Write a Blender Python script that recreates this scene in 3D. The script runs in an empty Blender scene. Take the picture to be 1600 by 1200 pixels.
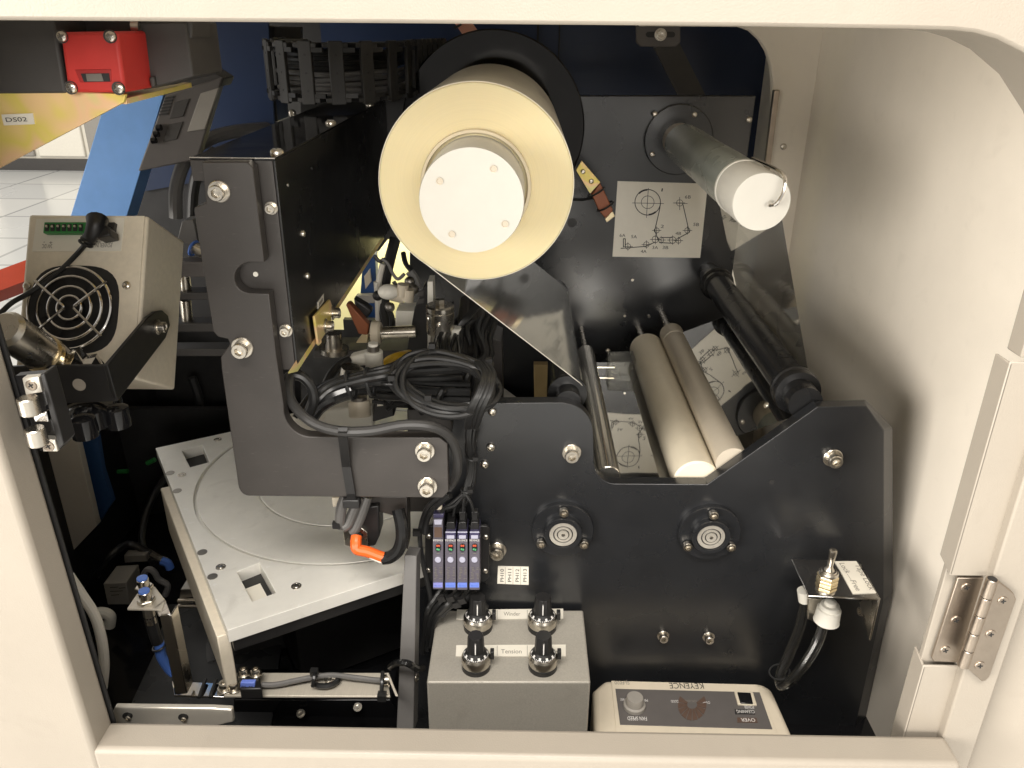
import bpy, bmesh, math, random
from mathutils import Vector, Matrix, Quaternion
random.seed(7)
sc = bpy.context.scene
col = sc.collection
# ------------------------------------------------------------------ camera
H = 1.25                                   # camera height above the room floor
F_PX = 1251.0
ycam = Vector((19, 563, -1251)).normalized()
upc = Vector((1, -.009, 0)).cross(Vector((19, 563, -1251))).normalized()
xcam = ycam.cross(upc)
# rows: world axes expressed in camera axes -> camera axes in world
RW = Vector((xcam.x, ycam.x, upc.x)); UW = Vector((xcam.y, ycam.y, upc.y)); BW = Vector((xcam.z, ycam.z, upc.z))
C0 = Vector((0, 0, H))
cam = bpy.data.cameras.new('camera'); co = bpy.data.objects.new('camera', cam); col.objects.link(co)
M = Matrix.Identity(4)
for i in range(3):
    M[i][0], M[i][1], M[i][2], M[i][3] = RW[i], UW[i], BW[i], C0[i]
co.matrix_world = M
cam.sensor_width = 36; cam.sensor_fit = 'HORIZONTAL'; cam.lens = F_PX/1600*36
cam.clip_start = .01; cam.clip_end = 60
sc.camera = co
# ------------------------------------------------------------------ light
w = bpy.data.worlds.new('World'); sc.world = w; w.use_nodes = True
bg = w.node_tree.nodes['Background']; bg.inputs[0].default_value = (1, .95, .88, 1); bg.inputs[1].default_value = .66
def area(name, loc, target, sx, sy, power, colr=(1, .945, .875)):
    l = bpy.data.lights.new(name, 'AREA'); l.shape = 'RECTANGLE'; l.size = sx; l.size_y = sy; l.energy = power; l.color = colr
    o = bpy.data.objects.new(name, l); col.objects.link(o); o.location = loc
    o.rotation_euler = (Vector(target)-Vector(loc)).to_track_quat('-Z', 'Y').to_euler(); return o
area('ceiling_lamp', (.5, -3.6, H+.75), (-.05, .6, H-.25), 2.6, 1.0, 124)
area('overhead_lamp', (-.25, -.65, H+1.5), (-.1, .55, H-.4), 1.5, .6, 80)
area('side_lamp', (-5.2, -3.4, H+.30), (.3, .65, H-.2), 5.0, 2.6, 690)
area('room_lamp', (-4.5, 5.5, H+2.2), (-4.5, 5.8, 0), 5, 5, 105, (1, .98, .94))
area('panel_fill_light', (-.19, 1.10, H-.215), (-.20, 1.24, H-.34), .12, .04, 1.1, (1, .93, .66))  # added unseen light, only brightens the pale yellow panel
sc.view_settings.view_transform = 'Standard'; sc.view_settings.look = 'None'
sc.cycles.max_bounces = 7; sc.cycles.diffuse_bounces = 3; sc.cycles.glossy_bounces = 4; sc.cycles.transparent_max_bounces = 10; sc.cycles.caustics_reflective = False; sc.cycles.caustics_refractive = False
sc.view_settings.exposure = -.31; sc.view_settings.gamma = 1
# ------------------------------------------------------------------ layout helpers
def ray(px, py):
    return RW*((px-800)/F_PX) + UW*((600-py)/F_PX) - BW
def P(px, py, Y):
    d = ray(px, py); return C0 + d*(Y/d.y)
def PZ(px, py, Z):
    d = ray(px, py); return C0 + d*(Z/d.z)           # Z relative to camera height
def PX(px, py, X):
    d = ray(px, py); return C0 + d*(X/d.x)
def S(py, Y, px=800):
    return (Y/ray(px, py).y)/F_PX                     # metres per photo pixel there
V = Vector
YA = V((0, 1, 0)); ZA = V((0, 0, 1)); XA = V((1, 0, 0))
def basis(axis):
    a = axis.normalized(); t = ZA if abs(a.z) < .9 else XA
    u = t.cross(a).normalized(); return u, a.cross(u), a
def catmull(pts, n=6, closed=False):
    pts = [V(p) for p in pts]
    if len(pts) < 3: return pts
    out = []; N = len(pts)
    rng = range(N) if closed else range(N-1)
    for i in rng:
        if closed: p0, p1, p2, p3 = pts[i-1], pts[i], pts[(i+1) % N], pts[(i+2) % N]
        else: p0, p1, p2, p3 = pts[max(i-1, 0)], pts[i], pts[i+1], pts[min(i+2, N-1)]
        for k in range(n):
            t = k/n
            out.append(.5*((2*p1)+(p2-p0)*t+(2*p0-5*p1+4*p2-p3)*t*t+(3*p1-p0-3*p2+p3)*t**3))
    if not closed: out.append(pts[-1])
    return out
class MB:
    def __init__(s): s.v = []; s.f = []
    def add(s, vs, fs):
        b = len(s.v); s.v += [V(p) for p in vs]; s.f += [tuple(i+b for i in f) for f in fs]; return s
    def prism(s, a, b):
        n = len(a)
        return s.add(list(a)+list(b), [tuple(range(n)), tuple(range(2*n-1, n-1, -1))]+[(i, n+i, n+(i+1) % n, (i+1) % n) for i in range(n)])
    def ext(s, pts, d):
        return s.prism(pts, [p+d for p in pts])
    def box(s, lo, hi):
        a = [V((x, lo[1], z)) for x, z in ((lo[0], lo[2]), (hi[0], lo[2]), (hi[0], hi[2]), (lo[0], hi[2]))]
        return s.ext(a, V((0, hi[1]-lo[1], 0)))
    def obox(s, c, ux, uy, uz):                     # oriented box, half vectors
        p = [c+ux*i+uy*j-uz for i, j in ((-1, -1), (1, -1), (1, 1), (-1, 1))]
        return s.ext(p, uz*2)
    def lathe(s, o, axis, prof, n=24, hexr=None):
        u, vv, a = basis(axis); vs = []; fs = []
        for k, (r, h) in enumerate(prof):
            for i in range(n):
                t = 2*math.pi*i/n; rr = r
                if hexr and k in hexr:
                    q = (t % (math.pi/3))-math.pi/6; rr = r*math.cos(math.pi/6)/math.cos(q)
                vs.append(o+a*h+(u*math.cos(t)+vv*math.sin(t))*rr)
        for k in range(len(prof)-1):
            for i in range(n):
                j = (i+1) % n; fs.append((k*n+i, k*n+j, (k+1)*n+j, (k+1)*n+i))
        if prof[0][0] > 1e-7: fs.append(tuple(range(n-1, -1, -1)))
        if prof[-1][0] > 1e-7: fs.append(tuple((len(prof)-1)*n+i for i in range(n)))
        return s.add(vs, fs)
    def cyl(s, p0, p1, r, r1=None, n=24, ch=0):
        r1 = r if r1 is None else r1; L = (p1-p0).length
        pr = [(r, 0), (r1, L)] if not ch else [(r-ch, 0), (r, ch), (r1, L-ch), (r1-ch, L)]
        return s.lathe(p0, p1-p0, pr, n)
    def tube(s, pts, r, n=8, smooth=6, closed=False, r1=None):
        pts = catmull(pts, smooth, closed) if smooth else [V(p) for p in pts]
        N = len(pts); vs = []; fs = []; u = None
        for i, p in enumerate(pts):
            if closed: t = pts[(i+1) % N]-pts[i-1]
            else: t = pts[min(i+1, N-1)]-pts[max(i-1, 0)]
            if t.length < 1e-9: t = V((0, 0, 1))
            t.normalize()
            if u is None: u = basis(t)[0]
            u = (u-t*u.dot(t))
            if u.length < 1e-6: u = basis(t)[0]
            u.normalize(); w_ = t.cross(u)
            rr = r if r1 is None else r+(r1-r)*i/(N-1)
            for k in range(n):
                a = 2*math.pi*k/n; vs.append(p+(u*math.cos(a)+w_*math.sin(a))*rr)
        for i in range(N if closed else N-1):
            for k in range(n):
                j = (i+1) % N; l = (k+1) % n; fs.append((i*n+k, i*n+l, j*n+l, j*n+k))
        if not closed:
            fs.append(tuple(range(n-1, -1, -1))); fs.append(tuple((N-1)*n+k for k in range(n)))
        return s.add(vs, fs)
    def torus(s, c, axis, R, r, n=40, m=8):
        u, vv, a = basis(axis)
        return s.tube([c+(u*math.cos(2*math.pi*i/n)+vv*math.sin(2*math.pi*i/n))*R for i in range(n)], r, m, 0, True)
    def ball(s, c, r, sx=1, sy=1, sz=1, n=12):
        vs = []; fs = []
        for j in range(n+1):
            ph = math.pi*j/n
            for i in range(n): t = 2*math.pi*i/n; vs.append(c+V((math.sin(ph)*math.cos(t)*sx, math.sin(ph)*math.sin(t)*sy, math.cos(ph)*sz))*r)
        for j in range(n):
            for i in range(n): k = (i+1) % n; fs.append((j*n+i, (j+1)*n+i, (j+1)*n+k, j*n+k))
        return s.add(vs, fs)
WL = {}
def finish(me, ang=28, smooth=True):
    bm = bmesh.new(); bm.from_mesh(me); bmesh.ops.remove_doubles(bm, verts=bm.verts, dist=1e-6)
    bmesh.ops.recalc_face_normals(bm, faces=bm.faces); bm.to_mesh(me); bm.free()
    if smooth:
        for p in me.polygons: p.use_smooth = True
        me.set_sharp_from_angle(angle=math.radians(ang))
def put(name, mb, m, parent=None, bevel=0, label=None, seg=2, origin=None, smooth=True):
    me = bpy.data.meshes.new(name)
    lo = V((min(p.x for p in mb.v), min(p.y for p in mb.v), min(p.z for p in mb.v)))
    hi = V((max(p.x for p in mb.v), max(p.y for p in mb.v), max(p.z for p in mb.v)))
    c = origin or (lo+hi)/2
    me.from_pydata([p-c for p in mb.v], [], mb.f); finish(me, smooth=smooth)
    me.materials.append(m)
    o = bpy.data.objects.new(name, me); col.objects.link(o)
    if parent: o.parent = parent; o.location = c-WL[parent]
    else: o.location = c
    WL[o] = c.copy()
    if bevel:
        b = o.modifiers.new('bevel', 'BEVEL'); b.width = bevel; b.segments = seg; b.limit_method = 'ANGLE'; b.angle_limit = math.radians(40)
    if label: o['label'] = label
    return o
def thing(name, label, cat, loc, group=None):
    o = bpy.data.objects.new(name, None); o.empty_display_size = .02; col.objects.link(o)
    o.location = loc; WL[o] = V(loc); return tag(o, label, cat, group)
def tag(o, label, cat, group=None):
    o['label'] = label; o['category'] = cat
    if group: o['group'] = group
    return o
def structure(o): o['kind'] = 'structure'; return o
def pxpoly(pts, Y): return [P(x, y, Y) for x, y in pts]
def plate_px(name, pts, Y, th, m, parent=None, bevel=.0006, **k):
    return put(name, MB().ext(pxpoly(pts, Y), YA*th), m, parent, bevel, **k)
def arc(cx, cy, r, a0, a1, n=8, ry=None):
    ry = ry or r
    return [(cx+r*math.cos(math.radians(a0+(a1-a0)*i/n)), cy+ry*math.sin(math.radians(a0+(a1-a0)*i/n))) for i in range(n+1)]
def filled(name, outer, holes, o, ux, uy, th, m, parent=None, bev=.0004):
    """plate with holes: 2D outline in metres on the plane (o, ux, uy), extruded th against the plane normal"""
    cu = bpy.data.curves.new('tmp', 'CURVE'); cu.dimensions = '2D'; cu.fill_mode = 'BOTH'; cu.extrude = th/2-bev; cu.bevel_depth = bev; cu.bevel_resolution = 1; cu.offset = -bev
    for lp in [outer]+holes:
        sp = cu.splines.new('POLY'); sp.points.add(len(lp)-1); sp.use_cyclic_u = True
        for q, (x, y) in zip(sp.points, lp): q.co = (x, y, 0, 1)
    t = bpy.data.objects.new('tmp', cu); col.objects.link(t)
    me = bpy.data.meshes.new_from_object(t.evaluated_get(bpy.context.evaluated_depsgraph_get()))
    bpy.data.objects.remove(t); bpy.data.curves.remove(cu)
    ux = ux.normalized(); uy = uy.normalized(); n = ux.cross(uy)
    mb = MB(); mb.add([o+ux*q.co.x+uy*q.co.y+n*(q.co.z-th/2) for q in me.vertices], [tuple(p.vertices) for p in me.polygons])
    bpy.data.meshes.remove(me)
    return put(name, mb, m, parent, smooth=False)
def text(name, s, A, B, up, m, parent, ext=.00008):
    """lettering from A to B along the baseline, cap height |up|"""
    cu = bpy.data.curves.new('t', 'FONT'); cu.body = s; cu.size = 1; cu.extrude = 0; cu.resolution_u = 3
    t = bpy.data.objects.new('t', cu); col.objects.link(t)
    me = bpy.data.meshes.new_from_object(t.evaluated_get(bpy.context.evaluated_depsgraph_get()))
    bpy.data.objects.remove(t); bpy.data.curves.remove(cu)
    xs = [q.co.x for q in me.vertices]; x0, x1 = min(xs), max(xs)
    mb = MB(); k = (B-A)/(x1-x0); n = k.cross(up).normalized()*ext
    mb.add([A+k*(q.co.x-x0)+up*(q.co.y/.7)+n for q in me.vertices], [tuple(p.vertices) for p in me.polygons])
    bpy.data.meshes.remove(me)
    return put(name, mb, m, parent, smooth=False)
def text_px(name, s, a, b, hpx, Y, m, parent):
    A = P(*a, Y); B = P(*b, Y); d = (B-A).normalized()
    return text(name, s, A, B, d.cross(-YA).cross(d).normalized() * 0 + (V((0, -1, 0)).cross(d)).normalized()*hpx*S(a[1], Y), m, parent)
def text_z(name, s, a, b, hpx, Z, m, parent):      # on a level face; a->b in pixels, up is left of travel seen from above
    A = PZ(*a, Z); B = PZ(*b, Z); d = (B-A).normalized()
    return text(name, s, A, B, ZA.cross(d).normalized()*hpx, m, parent)
def lines_px(name, segs, Y, m, parent, wpx=1.0, off=.0002):
    mb = MB()
    for pts in segs:
        for (x0, y0), (x1, y1) in zip(pts, pts[1:]):
            L = math.hypot(x1-x0, y1-y0) or 1; nx, ny = -(y1-y0)/L*wpx/2, (x1-x0)/L*wpx/2; ex, ey = (x1-x0)/L*.2, (y1-y0)/L*.2
            mb.add([P(x0+nx-ex, y0+ny-ey, Y), P(x1+nx+ex, y1+ny+ey, Y), P(x1-nx+ex, y1-ny+ey, Y), P(x0-nx-ex, y0-ny-ey, Y)], [(0, 1, 2, 3)])
    for q in mb.v: q.y -= off
    return put(name, mb, m, parent, smooth=False)
# ------------------------------------------------------------------ materials
def mat(name, c, rough=.5, metal=0, var=.06, vscale=60, bump=0, bscale=400, spec=.5, coat=0, rvar=.08, trans=0, sss=0, stretch=None, scratch=0, grime=0, rings=0):
    m = bpy.data.materials.new(name); m.use_nodes = True; nt = m.node_tree; N = nt.nodes; L = nt.links
    b = N['Principled BSDF']; b.inputs['Metallic'].default_value = metal; b.inputs['Specular IOR Level'].default_value = spec
    b.inputs['Coat Weight'].default_value = coat; b.inputs['Coat Roughness'].default_value = .12
    if trans: b.inputs['Transmission Weight'].default_value = trans
    if sss: b.inputs['Subsurface Weight'].default_value = sss; b.inputs['Subsurface Radius'].default_value = (.012, .009, .005); b.inputs['Subsurface Scale'].default_value = .6
    tc = N.new('ShaderNodeTexCoord'); src = tc.outputs['Object']
    if stretch:
        mp = N.new('ShaderNodeMapping'); mp.inputs['Scale'].default_value = stretch; L.new(src, mp.inputs['Vector']); src = mp.outputs['Vector']
    n = N.new('ShaderNodeTexNoise'); n.inputs['Scale'].default_value = vscale; n.inputs['Detail'].default_value = 6; n.inputs['Roughness'].default_value = .6; L.new(src, n.inputs['Vector'])
    mr = N.new('ShaderNodeMapRange'); mr.inputs['From Min'].default_value = .3; mr.inputs['From Max'].default_value = .7
    mr.inputs['To Min'].default_value = 1-var; mr.inputs['To Max'].default_value = 1+var; L.new(n.outputs['Fac'], mr.inputs['Value'])
    mx = N.new('ShaderNodeMix'); mx.data_type = 'RGBA'; mx.blend_type = 'MULTIPLY'; mx.inputs['Factor'].default_value = 1
    mx.inputs['A'].default_value = (*c, 1); L.new(mr.outputs['Result'], mx.inputs['B']); out = mx.outputs['Result']
    if scratch:
        sp = N.new('ShaderNodeMapping'); sp.inputs['Scale'].default_value = (9, 9, 70); sp.inputs['Rotation'].default_value = (.5, .4, .3); L.new(tc.outputs['Object'], sp.inputs['Vector'])
        sn = N.new('ShaderNodeTexNoise'); sn.inputs['Scale'].default_value = 14; sn.inputs['Detail'].default_value = 3; L.new(sp.outputs['Vector'], sn.inputs['Vector'])
        cr = N.new('ShaderNodeMapRange'); cr.inputs['From Min'].default_value = .67; cr.inputs['From Max'].default_value = .75; cr.inputs['To Max'].default_value = scratch; L.new(sn.outputs['Fac'], cr.inputs['Value'])
        m2 = N.new('ShaderNodeMix'); m2.data_type = 'RGBA'; m2.inputs['B'].default_value = tuple(min(1, x*2.2+.02) for x in c)+(1,); L.new(cr.outputs['Result'], m2.inputs['Factor']); L.new(out, m2.inputs['A']); out = m2.outputs['Result']
    if grime:                                  # faint finger marks, specks and dull patches
        for sc_, lo_, hi_, k_ in ((38, .60, .72, grime), (420, .70, .76, grime*1.6)):
            gn = N.new('ShaderNodeTexNoise'); gn.inputs['Scale'].default_value = sc_; gn.inputs['Detail'].default_value = 7; gn.inputs['Distortion'].default_value = .6; L.new(tc.outputs['Object'], gn.inputs['Vector'])
            gr = N.new('ShaderNodeMapRange'); gr.inputs['From Min'].default_value = lo_; gr.inputs['From Max'].default_value = hi_; gr.inputs['To Max'].default_value = k_; L.new(gn.outputs['Fac'], gr.inputs['Value'])
            gm = N.new('ShaderNodeMix'); gm.data_type = 'RGBA'; gm.inputs['B'].default_value = (c[0]*.35, c[1]*.32, c[2]*.28, 1); L.new(gr.outputs['Result'], gm.inputs['Factor']); L.new(out, gm.inputs['A']); out = gm.outputs['Result']
    if rings:                                  # wound layers seen edge-on: tone varies with radius only
        sx = N.new('ShaderNodeSeparateXYZ'); L.new(tc.outputs['Object'], sx.inputs[0]); cx_ = N.new('ShaderNodeCombineXYZ'); L.new(sx.outputs['X'], cx_.inputs['X']); L.new(sx.outputs['Z'], cx_.inputs['Y'])
        ln = N.new('ShaderNodeVectorMath'); ln.operation = 'LENGTH'; L.new(cx_.outputs[0], ln.inputs[0]); c2_ = N.new('ShaderNodeCombineXYZ'); L.new(ln.outputs['Value'], c2_.inputs['X'])
        rn = N.new('ShaderNodeTexNoise'); rn.inputs['Scale'].default_value = 650; rn.inputs['Detail'].default_value = 5; L.new(c2_.outputs[0], rn.inputs['Vector'])
        rr_ = N.new('ShaderNodeMapRange'); rr_.inputs['From Min'].default_value = .3; rr_.inputs['From Max'].default_value = .7; rr_.inputs['To Min'].default_value = 1-rings; rr_.inputs['To Max'].default_value = 1+rings; L.new(rn.outputs['Fac'], rr_.inputs['Value'])
        rm_ = N.new('ShaderNodeMix'); rm_.data_type = 'RGBA'; rm_.blend_type = 'MULTIPLY'; rm_.inputs['Factor'].default_value = 1; L.new(out, rm_.inputs['A']); L.new(rr_.outputs['Result'], rm_.inputs['B']); out = rm_.outputs['Result']
    L.new(out, b.inputs['Base Color'])
    n2 = N.new('ShaderNodeTexNoise'); n2.inputs['Scale'].default_value = vscale*.35; n2.inputs['Detail'].default_value = 8; L.new(src, n2.inputs['Vector'])
    r2 = N.new('ShaderNodeMapRange'); r2.inputs['From Min'].default_value = .3; r2.inputs['From Max'].default_value = .7; r2.inputs['To Min'].default_value = max(.02, rough-rvar); r2.inputs['To Max'].default_value = min(1, rough+rvar)
    L.new(n2.outputs['Fac'], r2.inputs['Value']); L.new(r2.outputs['Result'], b.inputs['Roughness'])
    if bump:
        n3 = N.new('ShaderNodeTexNoise'); n3.inputs['Scale'].default_value = bscale; n3.inputs['Detail'].default_value = 3; L.new(src, n3.inputs['Vector'])
        bp = N.new('ShaderNodeBump'); bp.inputs['Strength'].default_value = bump; bp.inputs['Distance'].default_value = .0006; L.new(n3.outputs['Fac'], bp.inputs['Height']); L.new(bp.outputs['Normal'], b.inputs['Normal'])
    return m
def film_mat(name, tint, op, rough=.06, gl=(.9, .9, .88), fr=1.7, dif=(.75, .74, .68)):
    m = bpy.data.materials.new(name); m.use_nodes = True; nt = m.node_tree; N = nt.nodes; L = nt.links; N.remove(N['Principled BSDF'])
    out = N['Material Output']; tr = N.new('ShaderNodeBsdfTransparent'); tr.inputs[0].default_value = (*tint, 1)
    g = N.new('ShaderNodeBsdfGlossy'); g.inputs['Color'].default_value = (*gl, 1)
    tc = N.new('ShaderNodeTexCoord'); n = N.new('ShaderNodeTexNoise'); n.inputs['Scale'].default_value = 25; L.new(tc.outputs['Object'], n.inputs['Vector'])
    mr = N.new('ShaderNodeMapRange'); mr.inputs['To Min'].default_value = rough*.6; mr.inputs['To Max'].default_value = rough*1.5; L.new(n.outputs['Fac'], mr.inputs['Value']); L.new(mr.outputs['Result'], g.inputs['Roughness'])
    bp = N.new('ShaderNodeBump'); bp.inputs['Strength'].default_value = .12; bp.inputs['Distance'].default_value = .002; n4 = N.new('ShaderNodeTexNoise'); n4.inputs['Scale'].default_value = 14; L.new(tc.outputs['Object'], n4.inputs['Vector']); L.new(n4.outputs['Fac'], bp.inputs['Height']); L.new(bp.outputs['Normal'], g.inputs['Normal'])
    df = N.new('ShaderNodeBsdfDiffuse'); df.inputs[0].default_value = (*dif, 1)
    tl_ = N.new('ShaderNodeBsdfTranslucent'); tl_.inputs[0].default_value = (.8, .79, .75, 1); dm = N.new('ShaderNodeMixShader'); dm.inputs[0].default_value = .5; L.new(df.outputs[0], dm.inputs[1]); L.new(tl_.outputs[0], dm.inputs[2])
    lw = N.new('ShaderNodeFresnel'); lw.inputs['IOR'].default_value = 1.55
    ma = N.new('ShaderNodeMath'); ma.operation = 'MULTIPLY_ADD'; ma.inputs[1].default_value = fr; ma.inputs[2].default_value = .02; ma.use_clamp = True; L.new(lw.outputs[0], ma.inputs[0])
    m1 = N.new('ShaderNodeMixShader'); m1.inputs[0].default_value = op; L.new(tr.outputs[0], m1.inputs[1]); L.new(dm.outputs[0], m1.inputs[2])
    m2 = N.new('ShaderNodeMixShader'); L.new(ma.outputs[0], m2.inputs[0]); L.new(m1.outputs[0], m2.inputs[1]); L.new(g.outputs[0], m2.inputs[2])
    L.new(m2.outputs[0], out.inputs['Surface']); return m
def zinc_mat():
    m = mat('zinc_rainbow', (.6, .45, .2), .38, .25, .1); nt = m.node_tree; N = nt.nodes; L = nt.links; b = N['Principled BSDF']
    tc = N.new('ShaderNodeTexCoord'); n = N.new('ShaderNodeTexNoise'); n.inputs['Scale'].default_value = 13; n.inputs['Detail'].default_value = 2; n.inputs['Distortion'].default_value = 1.2; L.new(tc.outputs['Object'], n.inputs['Vector'])
    r = N.new('ShaderNodeValToRGB'); e = r.color_ramp.elements; e[0].position = .32; e[0].color = (1, .70, .36, 1); e[1].position = .72; e[1].color = (1, .60, .50, 1)
    for p_, c_ in ((.45, (.88, .72, .18, 1)), (.52, (1, .66, .38, 1)), (.6, (.80, .76, .30, 1))):
        q = e.new(p_); q.color = c_
    L.new(n.outputs['Fac'], r.inputs[0]); L.new(r.outputs[0], b.inputs['Base Color']); return m
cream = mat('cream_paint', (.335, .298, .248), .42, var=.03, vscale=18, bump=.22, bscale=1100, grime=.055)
cream_lifted = mat('cream_paint_lightened', (.87, .80, .69), .45, var=.03, vscale=14, bump=.22, bscale=1100, grime=.06)  # same cream as the frame, lightened to offset the dim light inside
black_an = mat('black_anodised', (.014, .0148, .0165), .28, var=.15, vscale=25, spec=.75, bump=.03, bscale=1500, scratch=.22)
black_br = mat('black_bracket', (.044, .039, .0355), .38, var=.12, vscale=30, bump=.05, bscale=1400, scratch=.40)
black_gl = mat('black_gloss', (.008, .008, .009), .10, var=.1, rvar=.04)
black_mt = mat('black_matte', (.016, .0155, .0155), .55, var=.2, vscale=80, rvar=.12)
black_pl = mat('black_plastic', (.014, .0135, .0135), .38, var=.12, vscale=90, rvar=.1)
switch_bk = mat('switch_black', (.052, .048, .045), .5, var=.08, bump=.1, bscale=1200)
cable_bk = mat('cable_black', (.018, .018, .018), .36, var=.2, rvar=.1)
cable_gr = mat('cable_grey', (.16, .155, .15), .4, var=.1)
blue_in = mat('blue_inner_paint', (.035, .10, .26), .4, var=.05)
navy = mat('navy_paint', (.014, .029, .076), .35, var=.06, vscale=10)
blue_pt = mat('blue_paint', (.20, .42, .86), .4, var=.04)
steel = mat('steel', (.62, .58, .51), .26, 1, .06, 120, rvar=.1)
steel_br = mat('brushed_steel', (.60, .55, .48), .30, 1, .10, 60, stretch=(1, 1, 25), rvar=.12)
chrome = mat('chrome', (.75, .73, .70), .10, 1, .03, rvar=.05)
hinge_st = mat('hinge_steel', (.40, .34, .28), .36, 1, .08, 90, bump=.05)
alu = mat('aluminium_plate', (.84, .82, .755), .38, .30, .05, 35, bump=.06, bscale=700, scratch=.35, grime=.16)
bearing_st = mat('bearing_steel', (.74, .70, .62), .48, .85, .05, 90)
socket_dk = mat('socket_shadow_steel', (.30, .28, .25), .4, 1)
white_pl = mat('white_plastic', (.82, .79, .70), .4, var=.03)
white_hub = mat('white_hub', (.62, .60, .54), .45, var=.02, sss=0)
film_yel = mat('film_roll_face', (.76, .65, .385), .36, var=.03, vscale=9, sss=.35, rings=.03, grime=.03)
film_out = mat('film_roll_outside', (.86, .80, .66), .35, var=.05, vscale=30, coat=.3)
core_mt = mat('core_plastic', (.66, .57, .40), .45, var=.03)
roll_wht = mat('silicone_roller', (.84, .755, .59), .35, var=.04, vscale=30, sss=0, grime=.07)
roll_bge = mat('beige_roller', (.62, .55, .44), .34, .1, .03)
silver_pt = mat('silver_paint', (.40, .375, .325), .42, .2, .10, 900, bump=.22, bscale=1500, grime=.10)
beige = mat('beige_case', (.78, .70, .56), .45, var=.05, vscale=200, bump=.1, bscale=1500)
beige_lt = mat('beige_light', (.66, .585, .46), .42, var=.03, grime=.08, bump=.08, bscale=1200)
panel_gr = mat('panel_grey', (.11, .10, .095), .45, var=.05)
knob_gr = mat('knob_grey', (.30, .28, .25), .5)
paper = mat('label_white', (.80, .76, .66), .45, var=.03)
ink = mat('ink', (.02, .02, .02), .6, var=.05)
ink_gr = mat('ink_grey', (.22, .2, .17), .6, var=.05)
ink_wh = mat('ink_white', (.75, .73, .7), .6, var=.03)
ink_br = mat('ink_brown', (.10, .062, .045), .5)
red_pl = mat('red_plastic', (.56, .035, .028), .42, var=.05, bump=.06, bscale=1200)
orange_pl = mat('orange_wire', (.80, .13, .02), .35)
red_bar = mat('red_bar', (.62, .07, .025), .4)
yellow_tb = mat('yellow_tube', (.85, .52, .03), .35)
pale_yel = mat('pale_yellow_panel', (.86, .80, .46), .5, var=.02)
green_pl = mat('green_connector', (.03, .22, .05), .4)
blue_pl = mat('sensor_blue', (.09, .20, .62), .35)
blue_lb = mat('label_blue', (.16, .24, .70), .4)
amp_gr = mat('amp_grey_violet', (.115, .105, .13), .38, var=.08, vscale=200)
amp_vio = mat('amp_violet_cover', (.055, .05, .10), .2, var=.1)
lilac = mat('lilac_button', (.42, .42, .52), .35)
led_rd = mat('led_red', (.55, .10, .05), .3); led_gn = mat('led_green', (.10, .38, .18), .3)
copper = mat('copper_brown', (.24, .075, .03), .4, .2)
brass = mat('brass', (.74, .62, .40), .28, 1)
pol_st = mat('polished_strip', (.74, .70, .62), .34, .7, .06, 50, rvar=.12)
satin_st = mat('satin_steel', (.62, .57, .48), .42, .35, .06, 50, stretch=(25, 1, 1), rvar=.1)
black_st = mat('black_satin', (.012, .012, .012), .24, var=.15, rvar=.06, spec=.6)
film_refl = film_mat('film_reflective', (.90, .90, .88), .06, .03, fr=2.6)
film_dark = film_mat('film_dark_span', (.35, .35, .34), .05, .03, fr=3.2)
roll_chr = mat('chrome_roller', (.80, .77, .70), .17, .92, .04, 40, stretch=(60, 1, 60), rvar=.08)
roll_blk = mat('black_roller', (.013, .013, .0135), .26, var=.1, rvar=.06)
chain_pl = mat('chain_plastic', (.032, .031, .030), .5, var=.15)
zinc = zinc_mat()
grey_pt = mat('grey_bar', (.115, .11, .105), .45, var=.06)
floor_gr = mat('base_grey', (.055, .056, .058), .30, var=.06)
room_white = mat('room_floor', (.78, .78, .75), .25, var=.05, vscale=1.2)
tube_wh = mat('tube_white', (.70, .67, .60), .3)
dark_tape = mat('heat_shrink', (.012, .012, .012), .15)
film_clear = film_mat('clear_film', (.93, .93, .91), .10, fr=.8)
film_web_m = film_mat('film_web', (.76, .78, .80), .52, .08, fr=.75, dif=(.66, .70, .73))
film_teal = mat('wound_film', (.31, .335, .30), .24, var=.18, vscale=14, coat=.3)
tube_clear = film_mat('clear_hose', (.62, .62, .62), .03, .14, fr=.8)
acryl = film_mat('acrylic_block', (.80, .79, .74), .04, .15, fr=.7)
smoke_disc = mat('smoked_disc', (.008, .007, .007), .07, var=.1, spec=.35)
# ------------------------------------------------------------------ fasteners (shared meshes, local +Z is outwards, head radius 1)
def shared(name, parts_):
    out = []
    for nm, mb, m in parts_:
        me = bpy.data.meshes.new(nm); me.from_pydata(mb.v, [], mb.f); finish(me); me.materials.append(m); out.append((nm, me))
    return out
Z0 = V((0, 0, 0))
CAP = shared('cap', [('bolt', MB().lathe(Z0, ZA, [(1, .3), (1, 1.35), (.9, 1.5), (.6, 1.5), (.55, 1.42), (.5, .85), (0, .8)], 24, {3, 4, 5}), steel),
                     ('washer', MB().lathe(Z0, ZA, [(1.38, 0), (1.38, .2), (1.3, .28), (1.05, .28), (1.05, .34), (.7, .34)], 24), steel)])
BUT = shared('button', [('bolt', MB().lathe(Z0, ZA, [(1, 0), (1, .2), (.88, .5), (.62, .68), (.45, .72), (.42, .3), (0, .28)], 20, {4, 5}), steel)])
def cross_mb():
    return MB().box((-.62, -.13, .50), (.62, .13, .64)).box((-.13, -.62, .505), (.13, .62, .645))
PAN = shared('pan', [('screw', MB().lathe(Z0, ZA, [(1, 0), (1, .18), (.9, .42), (.6, .58), (0, .62)], 20), steel),
                     ('cross_recess', cross_mb(), socket_dk)])
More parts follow.
